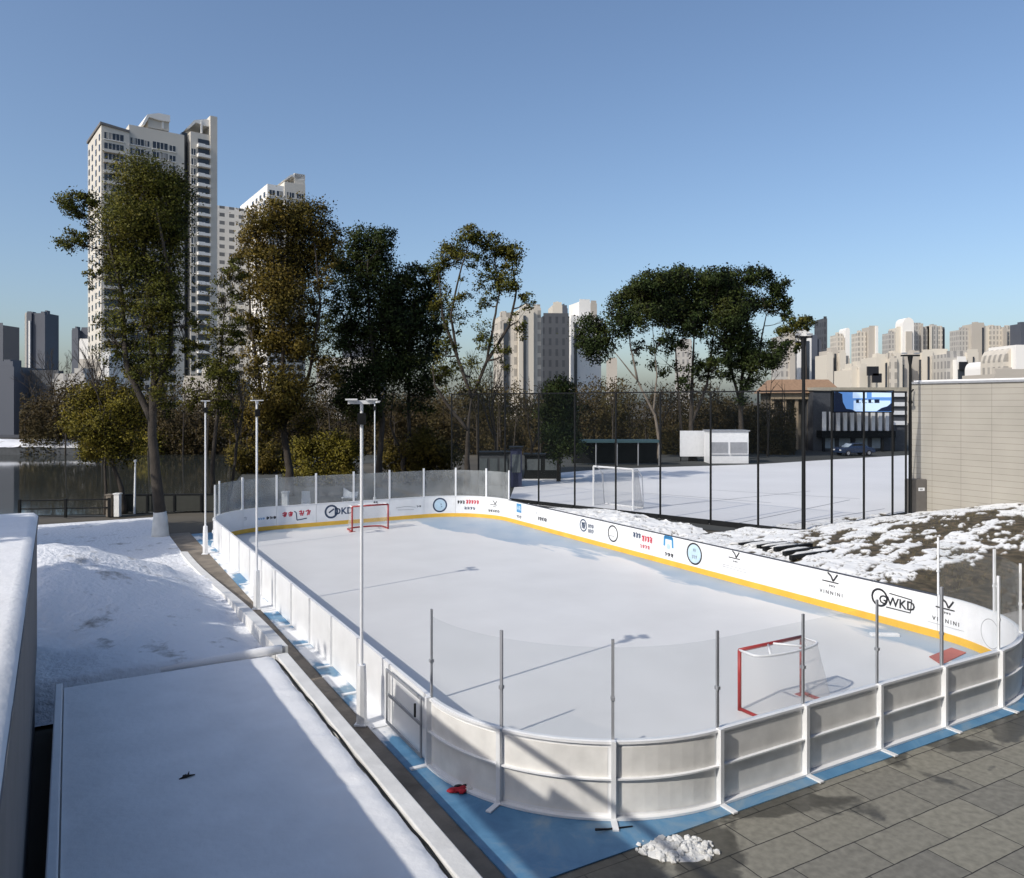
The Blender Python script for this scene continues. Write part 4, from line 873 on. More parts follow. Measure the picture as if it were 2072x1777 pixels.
# ------------------------------------------------------------------ towers
M['win'] = mat('dark_window_glass', (.035, .042, .055), .15, var=.3, scale=.08)
M['curtain'] = mat('pale_curtain', (.30, .29, .27), .7, var=.2, scale=.5)
M['towerwall'] = mat('pale_tower_render', (.60, .565, .50), .8, var=.07, scale=.09)
M['towerwhite'] = mat('white_tower_render', (.80, .785, .75), .8, var=.05, scale=.09)
M['towergrid'] = panel_mat('tower_window_grid', (.16, .165, .17), (.12, .125, .13), (.66, .64, .60), 4.0, 3.4, .9, 'xyz', 0)
def tower_window(w_, h_, nm, v=0):
    b = MB(); b.bx(0, w_, -.06, .25, 0, h_)
    if v: b.cm = 1; q = w_ * (.3 if v == 1 else .55); b.bx(w_ * .1 if v == 1 else w_ * .4, (w_ * .1 if v == 1 else w_ * .4) + q, -.075, -.061, h_ * .1, h_ * .95)
    if v == 2: b.bx(w_ + .3, w_ + 1.1, -.55, .0, -.2, .5)
    f = b.build('window', [M['win'], M['curtain']])
    b = MB(); b.bx(-.15, w_ + .15, -.35, .0, -.28, -.02)
    for k in range(1, nm): b.bx(w_ * k / nm - .05, w_ * k / nm + .05, -.12, -.062, 0, h_)
    b.build('sill', M['towerwhite'], f); return f
def big_tower(label, pcorner, yaw, cols, width, depth, fl0, nfl, fh, blocks, wing=None):
    root = empty('apartment_tower', tuple(pcorner), yaw, label, 'apartment tower', 'tall apartment towers on the left')
    for (x0, x1, y0, y1, z0, z1, mk) in blocks:
        b = MB(); b.bx(x0, x1, y0, y1, z0, z1); b.build('block', M[mk], root)
    cnt = 0; rest = MB()
    for (x, w_, h_, nm, y) in cols:
        proto = {}
        for k in range(nfl):
            z = fl0 - k * fh
            if z < 3: continue
            v = random.choice((0, 0, 1, 2))
            if k < 13 and cnt < 96:
                if v not in proto: o = proto[v] = tower_window(w_, h_, nm, v); o.parent = root
                else: o = copy_tree(proto[v], root)
                o.location = (x, y, z); cnt += 1
            else: rest.bx(x, x + w_, y - .06, y + .25, z, z + h_); 
    tag(rest.build('lower_windows', M['win'], root), kind='stuff')
    return root
def along(pc, yaw, px):      # distance along the front at which pixel column px falls
    k = (px - CX) / F; return (k * pc.y - pc.x) / (math.cos(yaw) - k * math.sin(yaw))
def zat(pc, yaw, x, py): Y = pc.y + x * math.sin(yaw); return H + (HZ - py) * Y / F
def side_wins(root, y_list, fl0, nfl, fh, w_=1.6, h_=1.9):
    b = MB()
    for y in y_list:
        for k in range(nfl):
            z = fl0 - k * fh
            if z > 3: b.bx(-.2, .06, y, y + w_, z, z + h_)
    tag(b.build('side_windows', M['win'], root), kind='stuff')
pc = Vector((at(205, 0, 254).x, 254, 0)); yw = R(37); ax = lambda px: along(pc, yw, px)
za = lambda px, py: zat(pc, yw, ax(px), py)
z0 = za(205, 252)
blocks = [(0, ax(262), 0, 26, 0, z0, 'towerwall'), (ax(262) + .002, ax(374), .7, 25.6, 0, za(300, 258), 'towerwall'), (ax(374) + .002, ax(386), 4.0, 24, 0, za(380, 262), 'win'),
          (ax(386) + .002, ax(425), .3, 22, 0, za(400, 268), 'towerwall'), (ax(425) + .002, ax(439), -.4, 22, 0, za(432, 236), 'towerwall'),
          (ax(302), ax(345), 2, 14, za(320, 257.5), za(320, 236), 'towerwall')]
tw = big_tower('tall pale apartment tower with winged roof crowns', pc, yw,
    [(ax(211), ax(250) - ax(211), 2.2, 5, 0), (ax(265), ax(292) - ax(265), 2.2, 4, .7), (ax(294), ax(303) - ax(294), 2.0, 2, .7), (ax(310), ax(340) - ax(310), 2.3, 4, .7), (ax(344), ax(356) - ax(344), 2.0, 2, .7), (ax(388), ax(396) - ax(388), 2.2, 2, .3)],
    42, 25, z0 - 4.4, 28, 3.42, blocks)
side_wins(tw, (2, 8.5, 15.5, 22), z0 - 4.4, 28, 3.42)
# roof crowns: sloped slabs
def crown(root, x0, x1, xl, zlo, zhi, y0, y1):
    b = MB(); vs = []
    prof = [(xl, zlo), (x0, zhi - (zhi - zlo) * .25), ((x0 + x1) / 2, zhi), (x1, zhi), (x1, zhi - 2.2), ((x0 + x1) / 2, zhi - 2.4), (x0 + .6, zhi - (zhi - zlo) * .4), (xl + .8, zlo)]
    n = len(prof); vs = [(x, y, z) for y in (y0, y1) for x, z in prof]
    b.add(vs, [tuple(range(n)), tuple(range(2 * n - 1, n - 1, -1))] + [(i, (i + 1) % n, n + (i + 1) % n, n + i) for i in range(n)]); b.build('roof_crown', M['towerwhite'], root)
crown(tw, ax(300), ax(346), ax(289), za(310, 254), za(310, 224), 1.2, 15)
crown(tw, ax(395), ax(438.5), ax(379), za(400, 262), za(400, 236), 1.0, 15)
b = MB(); b.bx(ax(408), ax(411), .8, 2, za(410, 268), za(410, 243)); b.bx(ax(330), ax(334), 1.6, 2.6, za(330, 257), za(330, 236)); b.build('roof_column', M['towerwhite'], tw)
b = MB(); b.add([(-.4, -.5, z0), (ax(262), -.3, z0 - 1), (ax(262), 26, z0 - .5), (-.4, 26.2, z0 + .6), (-.4, -.5, z0 + .8), (ax(262), -.3, z0 - .2), (ax(262), 26, z0 + .3), (-.4, 26.2, z0 + 1.4)], [(3, 2, 1, 0), (4, 5, 6, 7), (0, 1, 5, 4), (1, 2, 6, 5), (2, 3, 7, 6), (3, 0, 4, 7)]); b.build('roof_edge', M['parapet'], tw)
# balconies on the right wing and on the main front
x0, x1 = ax(399), ax(424); proto = None; z = za(410, 300)
for k in range(27):
    if proto is None:
        b = MB(); b.bx(x0, x1, -1.5, .28, 0, .18); b.bx(x0, x1 - (x1 - x0) * .45, -1.5, -1.38, .18, 1.15); b.bx(x1 - (x1 - x0) * .45, x1, -1.5, -1.42, .18, .95); b.bx(x0, x0 + .12, -1.38, .28, .18, 1.1)
        proto = b.build('balcony', M['towerwhite'], tw)
        b = MB(); b.bx(x0 + .3, x1 - .1, -.02, .285, 1.15, 3.1); b.build('balcony_glass', M['win'], proto); o = proto
    else: o = copy_tree(proto, tw)
    o.location = (0, 0, z - 3.42 * k)
    if z - 3.42 * k < 6: break
xs = [ax(209), ax(251)]; proto = None
for k in range(24):
    if proto is None:
        b = MB(); b.bx(xs[0], xs[1], -1.1, -.002, 0, .16); b.bx(xs[0], xs[1], -1.1, -1.0, .16, .95); proto = b.build('front_balcony', M['towerwall'], tw); o = proto
    else: o = copy_tree(proto, tw)
    o.location = (0, 0, z0 - 5.4 - 3.42 * (k + 1))
# second tower
pc2 = Vector((at(541, 0, 320).x, 320, 0)); yw2 = R(33); a2 = lambda px: along(pc2, yw2, px); zb = lambda px, py: zat(pc2, yw2, a2(px), py)
z1 = zb(541, 372)
blocks = [(0, a2(575), 0, 44, 0, z1, 'towerwhite'), (a2(575) + .002, a2(617), -.5, 26, 0, zb(600, 372), 'towerwall'), (a2(596), a2(617), 0, 18, zb(600, 371.8), zb(600, 351), 'towerwall'), (-14, -.002, 26, 50, 0, zb(500, 392), 'towergrid'), (-24, -14.002, 38, 60, 0, zb(480, 420), 'towergrid')]
t2 = big_tower('second pale apartment tower with stepped roof behind an olive tree', pc2, yw2, [(a2(545), a2(556) - a2(545), 2.2, 2, 0), (a2(560), a2(572) - a2(560), 2.2, 2, 0), (a2(580), a2(594) - a2(580), 2.2, 3, -.5), (a2(600), a2(613) - a2(600), 2.2, 3, -.5)], 20, 40, z1 - 4.5, 28, 3.42, blocks)
side_wins(t2, (3, 9, 15, 21, 30, 38), z1 - 4.5, 28, 3.42, 2.2)
crown(t2, a2(588), a2(617.5), a2(575), zb(590, 366), zb(590, 350), 0, 16)

def wall_grid(name, base, win, bw, rh, ms): return panel_mat(name, win, tuple(c * .8 for c in win), base, bw, rh, ms, 'xyz', 0)
WG = {'beige': wall_grid('beige_window_grid', (.58, .53, .455), (.37, .345, .305), 2.1, 3.1, .55), 'grey': wall_grid('grey_window_grid', (.45, .43, .395), (.30, .29, .28), 1.9, 3.1, .5),  # skyline haze is put into the pale walls and soft window contrast
      'dark': wall_grid('dark_window_grid', (.075, .080, .09), (.045, .05, .06), 2.0, 3.2, .6), 'plainbeige': mat('plain_beige', (.62, .57, .485), .8, var=.05, scale=.03), 'tan': mat('plain_tan', (.46, .42, .365), .8, var=.06, scale=.03),
      'white': mat('plain_white', (.80, .78, .74), .8, var=.04, scale=.03), 'slate': mat('plain_slate', (.085, .095, .12), .6, var=.15, scale=.03)}
def skyline(label, Y, parts, yaw=0.0, cat='apartment tower', name='skyline_tower', group='hazy towers on the right skyline', depth=None):
    """parts: (px0, px1, top, style, depth offset in m, kind)"""
    cx = sum((p[0] + p[1]) / 2 for p in parts) / len(parts); root = empty(name, (at(cx, 0, Y).x, Y, 0), yaw, label, cat, group)
    k = Y / F
    for i, (a_, c_, top, st, dy, kind) in enumerate(parts):
        x0, x1 = (a_ - cx) * k, (c_ - cx) * k; z_ = H + (HZ - top) * k; dp = depth or max(10, min(26, (x1 - x0) * 1.1))
        b = MB()
        if kind == 'dome':
            r_ = (x1 - x0) / 2; b.bx(x0, x1, dy, dy + dp, 0, z_ - r_ * 1.1)
            n = 8; pts = [((x0 + x1) / 2 - r_ * math.cos(math.pi * t / n), z_ - r_ * 1.1 + r_ * 1.1 * math.sin(math.pi * t / n)) for t in range(n + 1)]
            vs = [(x, y, z + .01) for y in (dy, dy + dp) for x, z in pts]; m_ = n + 1
            b.add(vs, [tuple(range(m_)), tuple(range(2 * m_ - 1, m_ - 1, -1))] + [(j, j + 1, m_ + j + 1, m_ + j) for j in range(n)])
            b.build('domed_shaft', WG[st], root)
        elif kind == 'rib':
            b.bx(x0, x1, dy - .8, dy + dp, 0, z_); b.build('rib', WG[st], root)
        elif kind == 'strip':
            b.bx(x0, x1, dy - .35, dy + .1, 3, z_); b.build('window_strip', M['win'], root)
        elif kind == 'sign':
            b.bx(x0, x1, dy - .9, dy - .3, z_ - 2.2, z_); b.build('sign_band', M['black'], root)
        else:
            b.bx(x0, x1, dy, dy + dp, 0, z_)
            if random.random() < .55:
                xx = x0 + (x1 - x0) * random.uniform(.3, .7); b.bx(xx - .14 * (x1 - x0), xx + .14 * (x1 - x0), dy + 2, dy + dp * .5, z_ + .01, z_ + random.uniform(.8, 2.0))
            b.bx(x0 + .2, x1 - .2, dy + .05, dy + .25, z_ + .011, z_ + .9)
            b.build('wall', WG[st], root)
    return root
S = skyline
S('beige block with balconies beside the white tower, behind bare twigs', 205, [(1012, 1046, 640, 'beige', 0, 'w'), (1047, 1078, 628, 'plainbeige', -1.5, 'w'), (1079, 1096, 622, 'beige', 0, 'w'), (1056, 1061, 640, 'x', -1.6, 'strip'), (1018, 1028, 655, 'x', 0, 'strip')], R(12), group='blocks between the tree groups')
S('dark grey apartment block with pale rooftop hut', 230, [(1098, 1152, 640, 'dark', 0, 'w'), (1120, 1140, 616, 'plainbeige', 2, 'w'), (1140, 1151, 622, 'slate', 2, 'w')], R(5), group='blocks between the tree groups')
S('white tower with a square roof box left of the dark tree group', 250, [(1153, 1185, 645, 'white', 0, 'w'), (1186, 1222, 650, 'white', 1.5, 'w'), (1180, 1205, 608, 'white', 4, 'w'), (1205, 1219, 610, 'tan', 4, 'w'), (1160, 1166, 655, 'x', 0, 'strip')], R(15), group='blocks between the tree groups')
S('grey tower hidden behind the dark tree group', 330, [(1376, 1400, 690, 'grey', 0, 'w'), (1250, 1268, 720, 'tan', 30, 'w')], 0, group='blocks between the tree groups')
S('pale green grey block peeping out behind the right end of the trees', 300, [(1578, 1612, 680, 'grey', 0, 'w'), (1595, 1606, 672, 'tan', -1, 'rib')], 0)
S('white arched tower right behind the corner lamp post', 320, [(1613, 1642, 666, 'white', 0, 'dome'), (1621, 1637, 690, 'x', 0, 'strip')], 0)
S('dark slate slab tower beside the corner lamp post', 340, [(1641, 1654, 682, 'slate', 0, 'w'), (1654, 1664, 690, 'slate', 1, 'w'), (1664, 1672, 645, 'dark', -1, 'w')], 0)
S('twin pale tower with a small white dome', 520, [(1692, 1706, 678, 'beige', 0, 'w'), (1706, 1711, 684, 'tan', -1, 'rib'), (1708, 1717, 664, 'white', -2, 'dome')], 0)
S('two part beige tower, its right half higher', 480, [(1737, 1753, 674, 'beige', 0, 'w'), (1754, 1772, 663, 'tan', -3, 'w'), (1766, 1771, 661, 'white', -3.2, 'rib'), (1772, 1776, 664, 'grey', 0, 'w')], 0)
S('beige tower with the tall white dome', 500, [(1800, 1813, 674, 'grey', 0, 'w'), (1812, 1822, 664, 'plainbeige', -1, 'w'), (1821, 1843, 644, 'white', -4, 'dome'), (1826, 1838, 672, 'tan', -4.2, 'rib')], 0)
S('broad grey beige tower with vertical ribs to the right of the dome', 505, [(1843, 1864, 656, 'grey', 0, 'w'), (1861, 1866, 655, 'tan', -.5, 'rib'), (1866, 1880, 664, 'grey', 2, 'w'), (1880, 1896, 660, 'grey', 0, 'w'), (1880, 1884, 659, 'plainbeige', -.5, 'rib'), (1896, 1909, 662, 'beige', 1, 'w'), (1909, 1917, 664, 'dark', 3, 'w')], 0)
S('wide pale tower with many windows behind the hall roof', 470, [(1946, 1966, 667, 'grey', 3, 'w'), (1966, 1992, 656, 'tan', 0, 'w'), (1987, 1990, 663, 'x', 0, 'strip'), (1992, 2003, 662, 'plainbeige', 1, 'w'), (2003, 2026, 662, 'beige', 0, 'w'), (2026, 2034, 664, 'tan', -1, 'rib'), (2034, 2046, 661, 'beige', 1, 'w')], 0)
S('slim dark slab at the right edge of the picture', 450, [(2066, 2090, 655, 'slate', 0, 'w')], 0)
S('low pale cluster under the small white dome', 260, [(1673, 1686, 718, 'plainbeige', 0, 'w'), (1686, 1700, 708, 'tan', 2, 'w'), (1700, 1712, 714, 'plainbeige', 0, 'w'), (1712, 1722, 725, 'tan', 1, 'w'), (1693, 1696, 715, 'x', 2, 'strip')], 0, 'low block')
S('stepped low house with dark eaves above the screen', 190, [(1722, 1736, 748, 'plainbeige', 0, 'w'), (1736, 1752, 744, 'plainbeige', -1, 'w'), (1752, 1764, 752, 'tan', 0, 'w'), (1764, 1776, 760, 'plainbeige', 0, 'w'), (1741, 1763, 743, 'x', -3, 'sign'), (1751, 1769, 757, 'x', -3, 'sign')], 0, 'low block')
S('pale terrace of flats left of the wall lamp post', 230, [(1776, 1797, 722, 'plainbeige', 1, 'w'), (1797, 1812, 727, 'beige', -1, 'w'), (1788, 1791, 735, 'x', -1, 'strip'), (1811, 1826, 720, 'plainbeige', 0, 'w'), (1826, 1846, 726, 'tan', 1, 'w'), (1827, 1829, 738, 'x', 0, 'strip')], 0, 'low block')
S('row of pale flats with deep dark bays behind the hall roof', 235, [(1846, 1862, 716, 'tan', 0, 'w'), (1859, 1868, 728, 'x', -.2, 'strip'), (1862, 1884, 714, 'plainbeige', -1, 'w'), (1873, 1876, 722, 'x', -1, 'strip'), (1885, 1919, 712, 'plainbeige', 0, 'w'), (1892, 1898, 726, 'x', 0, 'strip'), (1906, 1909, 718, 'white', -.5, 'rib')], 0, 'low block')
S('grey office block with a dark rooftop sign', 225, [(1919, 1960, 716, 'grey', 1, 'w'), (1932, 1952, 728, 'white', -1, 'w'), (1934, 1950, 733, 'x', -1.2, 'sign'), (1934, 1950, 748, 'x', -1, 'strip'), (1957, 1980, 713, 'plainbeige', 0, 'w'), (1968, 1970, 722, 'x', 0, 'strip')], 0, 'office block')
S('small arched pale house behind the hall roof', 200, [(1998, 2027, 730, 'white', 0, 'dome'), (2004, 2022, 748, 'x', 0, 'strip')], 0, 'house')
S('peach coloured rotunda at the right edge above the hall roof', 190, [(2034, 2085, 700, 'beige', 0, 'dome'), (2046, 2085, 699, 'white', -1, 'rib')], 0, 'rotunda')
S('low brown roof in front of the peach rotunda', 140, [(2012, 2085, 757, 'tan', 0, 'w')], 0, 'house')
G2 = 'slate towers on the left horizon'
S('slate tower with chamfered top and roof box, standing alone', 420, [(50, 56, 636, 'grey', 0, 'w'), (56, 66, 634, 'slate', -1, 'w'), (62, 65, 650, 'white', -1.1, 'rib'), (66, 91, 637, 'slate', 0, 'w'), (70, 84, 632, 'slate', 6, 'w')], 0, group=G2)
S('slim slate tower at the left edge of the picture', 300, [(-12, 6, 658, 'slate', 0, 'w')], 0, group=G2)
S('slate tower with roof machinery next to the tall pale tower', 380, [(145, 158, 668, 'slate', 0, 'w'), (157, 182, 665, 'slate', 3, 'w'), (165, 185, 690, 'white', -2, 'w')], 0, group=G2)
S('pale white windowed flats at the foot of the tall tower', 170, [(160, 205, 735, 'beige', 0, 'w'), (206, 222, 720, 'white', -1, 'w'), (166, 172, 745, 'x', 0, 'strip'), (182, 188, 745, 'x', 0, 'strip')], R(8), 'flats', group=G2)
S('low grey houses beyond the bare trees on the left', 130, [(-20, 28, 742, 'slate', 0, 'w'), (28, 92, 758, 'dark', 4, 'w'), (92, 160, 766, 'grey', 2, 'w')], 0, 'house', group=G2)
S('low flats between the trunks of the tallest tree and the olive tree', 150, [(370, 470, 770, 'tan', 0, 'w'), (400, 440, 745, 'beige', 2, 'w')], 0, 'flats', group=G2)
S('grey pitched house wall glimpsed among the middle trees', 120, [(640, 760, 735, 'grey', 0, 'w'), (690, 745, 700, 'slate', 1, 'w')], 0, 'house', group=G2)
b = MB()
# ------------------------------------------------------------------ trees
LM = {'green': leaf_mat('dark_green_leaves', (.060, .075, .011), (.115, .12, .016), (.18, .145, .020)),
      'olive': leaf_mat('olive_brown_leaves', (.085, .078, .013), (.165, .125, .020), (.22, .15, .028)),
      'deep': leaf_mat('deep_green_leaves', (.022, .040, .011), (.044, .066, .015), (.085, .092, .018)),
      'yellow': leaf_mat('yellow_green_leaves', (.14, .125, .016), (.21, .18, .024), (.26, .20, .03), .5),
      'brown': leaf_mat('brown_olive_thicket', (.055, .040, .017), (.085, .062, .025), (.095, .085, .025), .12)}
def leaf_quads(C, s, up=.25):
    n = len(C); a = rng.normal(size=(n, 3)); a /= np.linalg.norm(a, axis=1, keepdims=True); t = rng.normal(size=(n, 3)); b_ = np.cross(a, t); b_ /= np.linalg.norm(b_, axis=1, keepdims=True)
    L_ = s * rng.uniform(.7, 1.35, (n, 1)); Wd = L_ * .55
    V = np.stack([C - a * L_, C - b_ * Wd, C + a * L_, C + b_ * Wd], 1).reshape(-1, 3); return V, np.arange(n * 4).reshape(-1, 4)
def tuft(o, Nn):
    Nn = Nn / (np.linalg.norm(Nn, axis=1, keepdims=True) + 1e-6) + rng.normal(size=Nn.shape) * .38; Nn[:, 2] += .22; Nn /= np.linalg.norm(Nn, axis=1, keepdims=True)
    a = o.data.attributes.new('tuft', 'FLOAT_VECTOR', 'POINT'); a.data.foreach_set('vector', np.repeat(Nn, 4, 0).astype(np.float32).ravel()); return o
def bez(p0, p1, sag, n=5):
    m = (p0 + p1) / 2 + sag; return [(p0 * (1 - t) ** 2 + m * 2 * t * (1 - t) + p1 * t * t) for t in [i / n for i in range(n + 1)]]
def rv(s): return Vector((random.uniform(-s, s), random.uniform(-s, s), random.uniform(-s, s)))
def tree(label, Y, base, trunk, lobes, lm, r0=.22, leafpx=2.6, dens=2.4, bark='bark', whitewash=None, stems=(), spread=.8, name='tree', cat='tree', group=None, twigs=True):
    """base, trunk, stems: picture columns and heights turned into points at depth Y; lobes: (x, y, rx, ry, fill)"""
    k = Y / F; bp = gnd(base[0], base[1]) if base[1] and False else Vector((at(base[0], 0, Y).x, Y, 0))
    root = empty(name, tuple(bp), 0, label, cat, group); rel = tuple(bp)
    P3 = lambda x, y, dy=0.0: at(x, y, Y) * 1.0 + Vector((0, dy, 0))
    tb = MB(); paths = []
    tp = [Vector((bp.x, Y, -.05))] + [P3(x, y, random.uniform(-.3, .3) * min(1, i * .3)) for i, (x, y) in enumerate(trunk)]
    rr = [r0 * (1.25 if i == 0 else 1) * (1 - .82 * i / (len(tp) - 1)) for i in range(len(tp))]
    def smooth_path(pts, rad):
        out = []; ro = []
        for i in range(len(pts) - 1):
            for j in range(4):
                t = j / 4; out.append(pts[i].lerp(pts[i + 1], t) + (rv(.02) if i + j else Vector((0, 0, 0)))); ro.append(rad[i] * (1 - t) + rad[i + 1] * t)
        return out + [pts[-1]], ro + [rad[-1]]
    a_, r_ = smooth_path(tp, rr); tb.tube(a_, r_, 9); paths.append((a_, r_))
    for st in stems:
        q = [P3(x, y, random.uniform(-.6, .6) * i * .5) for i, (x, y) in enumerate(st)]
        a_, r_ = smooth_path(q, [r0 * .55 * (1 - .75 * i / (len(q) - 1)) for i in range(len(q))]); tb.tube(a_, r_, 7); paths.append((a_, r_))
    cen = []; nrm = []
    for (x, y, rx, ry, f) in lobes:
        c = P3(x, y, random.uniform(-1, 1) * spread * rx * k); R3 = np.array([rx * k, rx * k * .9, ry * k])
        # limb from the nearest lower trunk point
        best = min(((p, r) for pp, pr in paths for p, r in zip(pp, pr) if p.z < c.z - .15 * R3[2] or p.z < c.z), key=lambda t: (t[0] - c).length + .0, default=(paths[0][0][-1], .05))
        lim = bez(best[0], c, Vector((0, 0, -.12 * (c - best[0]).length)) + rv(.2)); lr = max(.03, min(best[1] * .7, r0 * .38))
        tb.tube(lim, [lr * (1 - .7 * i / 5) for i in range(6)], 6)
        nc = max(5, int(rx * ry * .012 * f + 5)); ncl = []
        for j in range(nc):
            d_ = rng.normal(size=3); d_ /= np.linalg.norm(d_); q = rng.random() ** .42
            cc = np.array(c) + d_ * R3 * q * .92; ncl.append(cc)
            if twigs: tb.tube(bez(lim[random.randint(2, 5)], Vector(cc), rv(.25), 3), [lr * .3, lr * .22, lr * .14, .008], 4, False)
        A_ = math.pi * rx * ry / (leafpx ** 2 * 1.1) * dens * f; A_ *= 1.45 if f > .65 else 1.1; per = int(A_ / nc) + 4
        cr = min(R3) * .42 if f > .6 else min(R3) * .33
        for cc in ncl:
            sc = rng.uniform(.7, 1.25); pts = rng.normal(size=(per, 3)) * np.array([cr, cr, cr * .75]) * .62 * sc
            cen.append(cc + pts); nrm.append(pts / cr + (cc - np.array(c)) / R3 * .8)
        if f > .6:      # loose leaves through the whole lobe
            m_ = int(A_ * .3); d_ = rng.normal(size=(m_, 3)); d_ /= np.linalg.norm(d_, axis=1, keepdims=True); cen.append(np.array(c) + d_ * R3 * (rng.random((m_, 1)) ** .45)); nrm.append(d_)
    tb.build('trunk', M[bark], root, True, rel=rel)
    if whitewash:
        b = MB(); b.tube([a + Vector((0, 0, .0)) for a in paths[0][0][:whitewash]], [r * 1.06 + .004 for r in paths[0][1][:whitewash]], 9); b.build('whitewash', M['whitewash'], root, True, rel=rel)
    if cen:
        C = np.concatenate(cen) - np.array(rel); V, Fq = leaf_quads(C, leafpx * k); tuft(np_mesh('crown', V, Fq, LM[lm], root), np.concatenate(nrm))
    return root
GT_ = 'trees behind the rink'; GC = 'dark trees beyond the court'
tree('tallest evergreen tree with a whitewashed trunk foot', 36.1, (325, 1085), [(324, 1035), (316, 960), (308, 880), (312, 760), (304, 640), (292, 520), (285, 400)],
     [(285, 360, 75, 55, 1.1), (250, 420, 62, 55, 1), (330, 400, 48, 75, 1.05), (290, 455, 82, 60, 1), (345, 480, 35, 60, .8), (230, 520, 48, 60, .8), (300, 545, 75, 65, .75), (345, 600, 36, 80, .7), (245, 610, 45, 60, .5), (300, 660, 60, 70, .5), (345, 740, 36, 80, .65), (280, 760, 30, 50, .4), (230, 690, 40, 70, .45), (370, 660, 24, 60, .5), (260, 690, 40, 60, .5), (325, 820, 26, 40, .4), (158, 420, 30, 30, .8), (148, 492, 28, 26, .7), (182, 460, 24, 44, .5), (185, 410, 26, 24, .7), (190, 560, 20, 30, .35)], 'green', .30, 2.4, 2.3, whitewash=5,
     stems=[[(310, 860), (262, 740), (240, 600), (228, 480)], [(311, 830), (348, 700), (350, 560), (335, 440)]], group=GT_)
tree('olive brown tree in front of the second tower', 52, (585, 1000), [(586, 950), (575, 880), (570, 780), (575, 660), (580, 520)],
     [(568, 448, 58, 42, 1.05), (622, 446, 50, 46, 1), (522, 500, 38, 60, .8), (600, 510, 70, 60, 1.05), (545, 560, 52, 60, .8), (655, 490, 38, 52, .9), (585, 600, 62, 60, 1), (660, 560, 26, 40, .5), (550, 680, 58, 60, .8), (610, 690, 50, 60, .8), (520, 760, 45, 60, .6), (590, 790, 62, 55, .9), (620, 860, 40, 40, .6), (530, 860, 30, 50, .5), (490, 560, 30, 60, .55), (500, 650, 34, 60, .5), (640, 620, 30, 50, .45), (560, 830, 50, 50, .7), (660, 760, 34, 60, .5), (490, 850, 36, 50, .5)], 'olive', .3, 2.5, 2.4,
     stems=[[(575, 880), (530, 800), (510, 650), (500, 520)], [(574, 860), (625, 760), (650, 620), (640, 500)]], group=GT_)
tree('slim sparse tree between the tallest evergreen and the olive brown tree', 46, (432, 1000), [(430, 940), (440, 840), (445, 720), (460, 600)], [(440, 600, 32, 45, .5), (470, 560, 26, 50, .5), (455, 680, 36, 50, .6), (480, 650, 24, 60, .5), (425, 740, 38, 50, .6), (470, 760, 38, 50, .6), (440, 830, 36, 40, .5), (400, 700, 26, 60, .5), (450, 780, 40, 60, .5), (390, 800, 30, 50, .4), (480, 700, 24, 50, .5)], 'green', .16, 2.4, 2.0, group=GT_)
tree('dark green tree with the pointed top to the right of the olive brown tree', 57, (765, 985), [(768, 930), (775, 850), (760, 760), (745, 640), (745, 530)],
     [(735, 480, 40, 32, 1), (780, 485, 24, 30, .9), (755, 530, 52, 42, 1.1), (700, 520, 34, 42, .8), (770, 590, 45, 50, 1), (715, 600, 40, 55, .7), (745, 670, 62, 55, 1), (690, 690, 40, 50, .7), (760, 750, 60, 50, 1), (700, 780, 50, 50, .8), (670, 600, 32, 40, .6), (675, 660, 34, 50, .5), (740, 820, 60, 40, .7), (800, 660, 36, 44, .9), (690, 540, 26, 30, .8)], 'deep', .26, 2.5, 2.4, stems=[[(772, 850), (720, 760), (690, 620)]], group=GT_)
tree('round dark green tree left of the open crowned tree', 60, (822, 990), [(815, 940), (828, 880), (826, 800), (830, 680), (832, 600)],
     [(830, 575, 42, 36, 1), (800, 610, 40, 42, 1), (862, 600, 34, 42, .9), (840, 650, 56, 50, 1.1), (800, 700, 50, 50, 1), (870, 690, 36, 50, .8), (830, 750, 60, 45, .9), (880, 770, 32, 40, .6), (890, 640, 26, 44, .6), (850, 800, 60, 40, .6), (870, 560, 20, 24, .7)], 'deep', .22, 2.5, 2.4, stems=[[(815, 930), (790, 860), (800, 760)]], group=GT_)
tree('open crowned tree with bare forked limbs', 54, (945, 990), [(945, 930), (947, 860), (955, 800)],
     [(955, 488, 42, 22, .9), (1000, 500, 40, 26, .9), (915, 515, 34, 28, .8), (1038, 525, 24, 34, .8), (960, 530, 50, 26, .6), (1030, 575, 30, 30, .7), (1000, 555, 44, 30, .6), (885, 540, 24, 40, .7), (890, 610, 26, 44, .45), (1070, 610, 26, 20, .6), (920, 650, 30, 40, .3), (900, 720, 34, 40, .4), (985, 690, 34, 44, .4), (1050, 650, 24, 44, .35), (930, 600, 30, 50, .3), (980, 610, 34, 44, .35), (950, 760, 44, 40, .35), (905, 760, 34, 40, .45), (1020, 720, 26, 40, .3)], 'green', .24, 2.3, 2.3,
     stems=[[(955, 805), (925, 720), (912, 640), (930, 560), (950, 500)], [(955, 805), (985, 730), (1000, 650), (1010, 590), (1000, 520)], [(986, 730), (1030, 660), (1045, 590), (1035, 530)], [(946, 870), (905, 820), (880, 780), (872, 740)], [(925, 720), (895, 640), (888, 560)]], group=GT_)
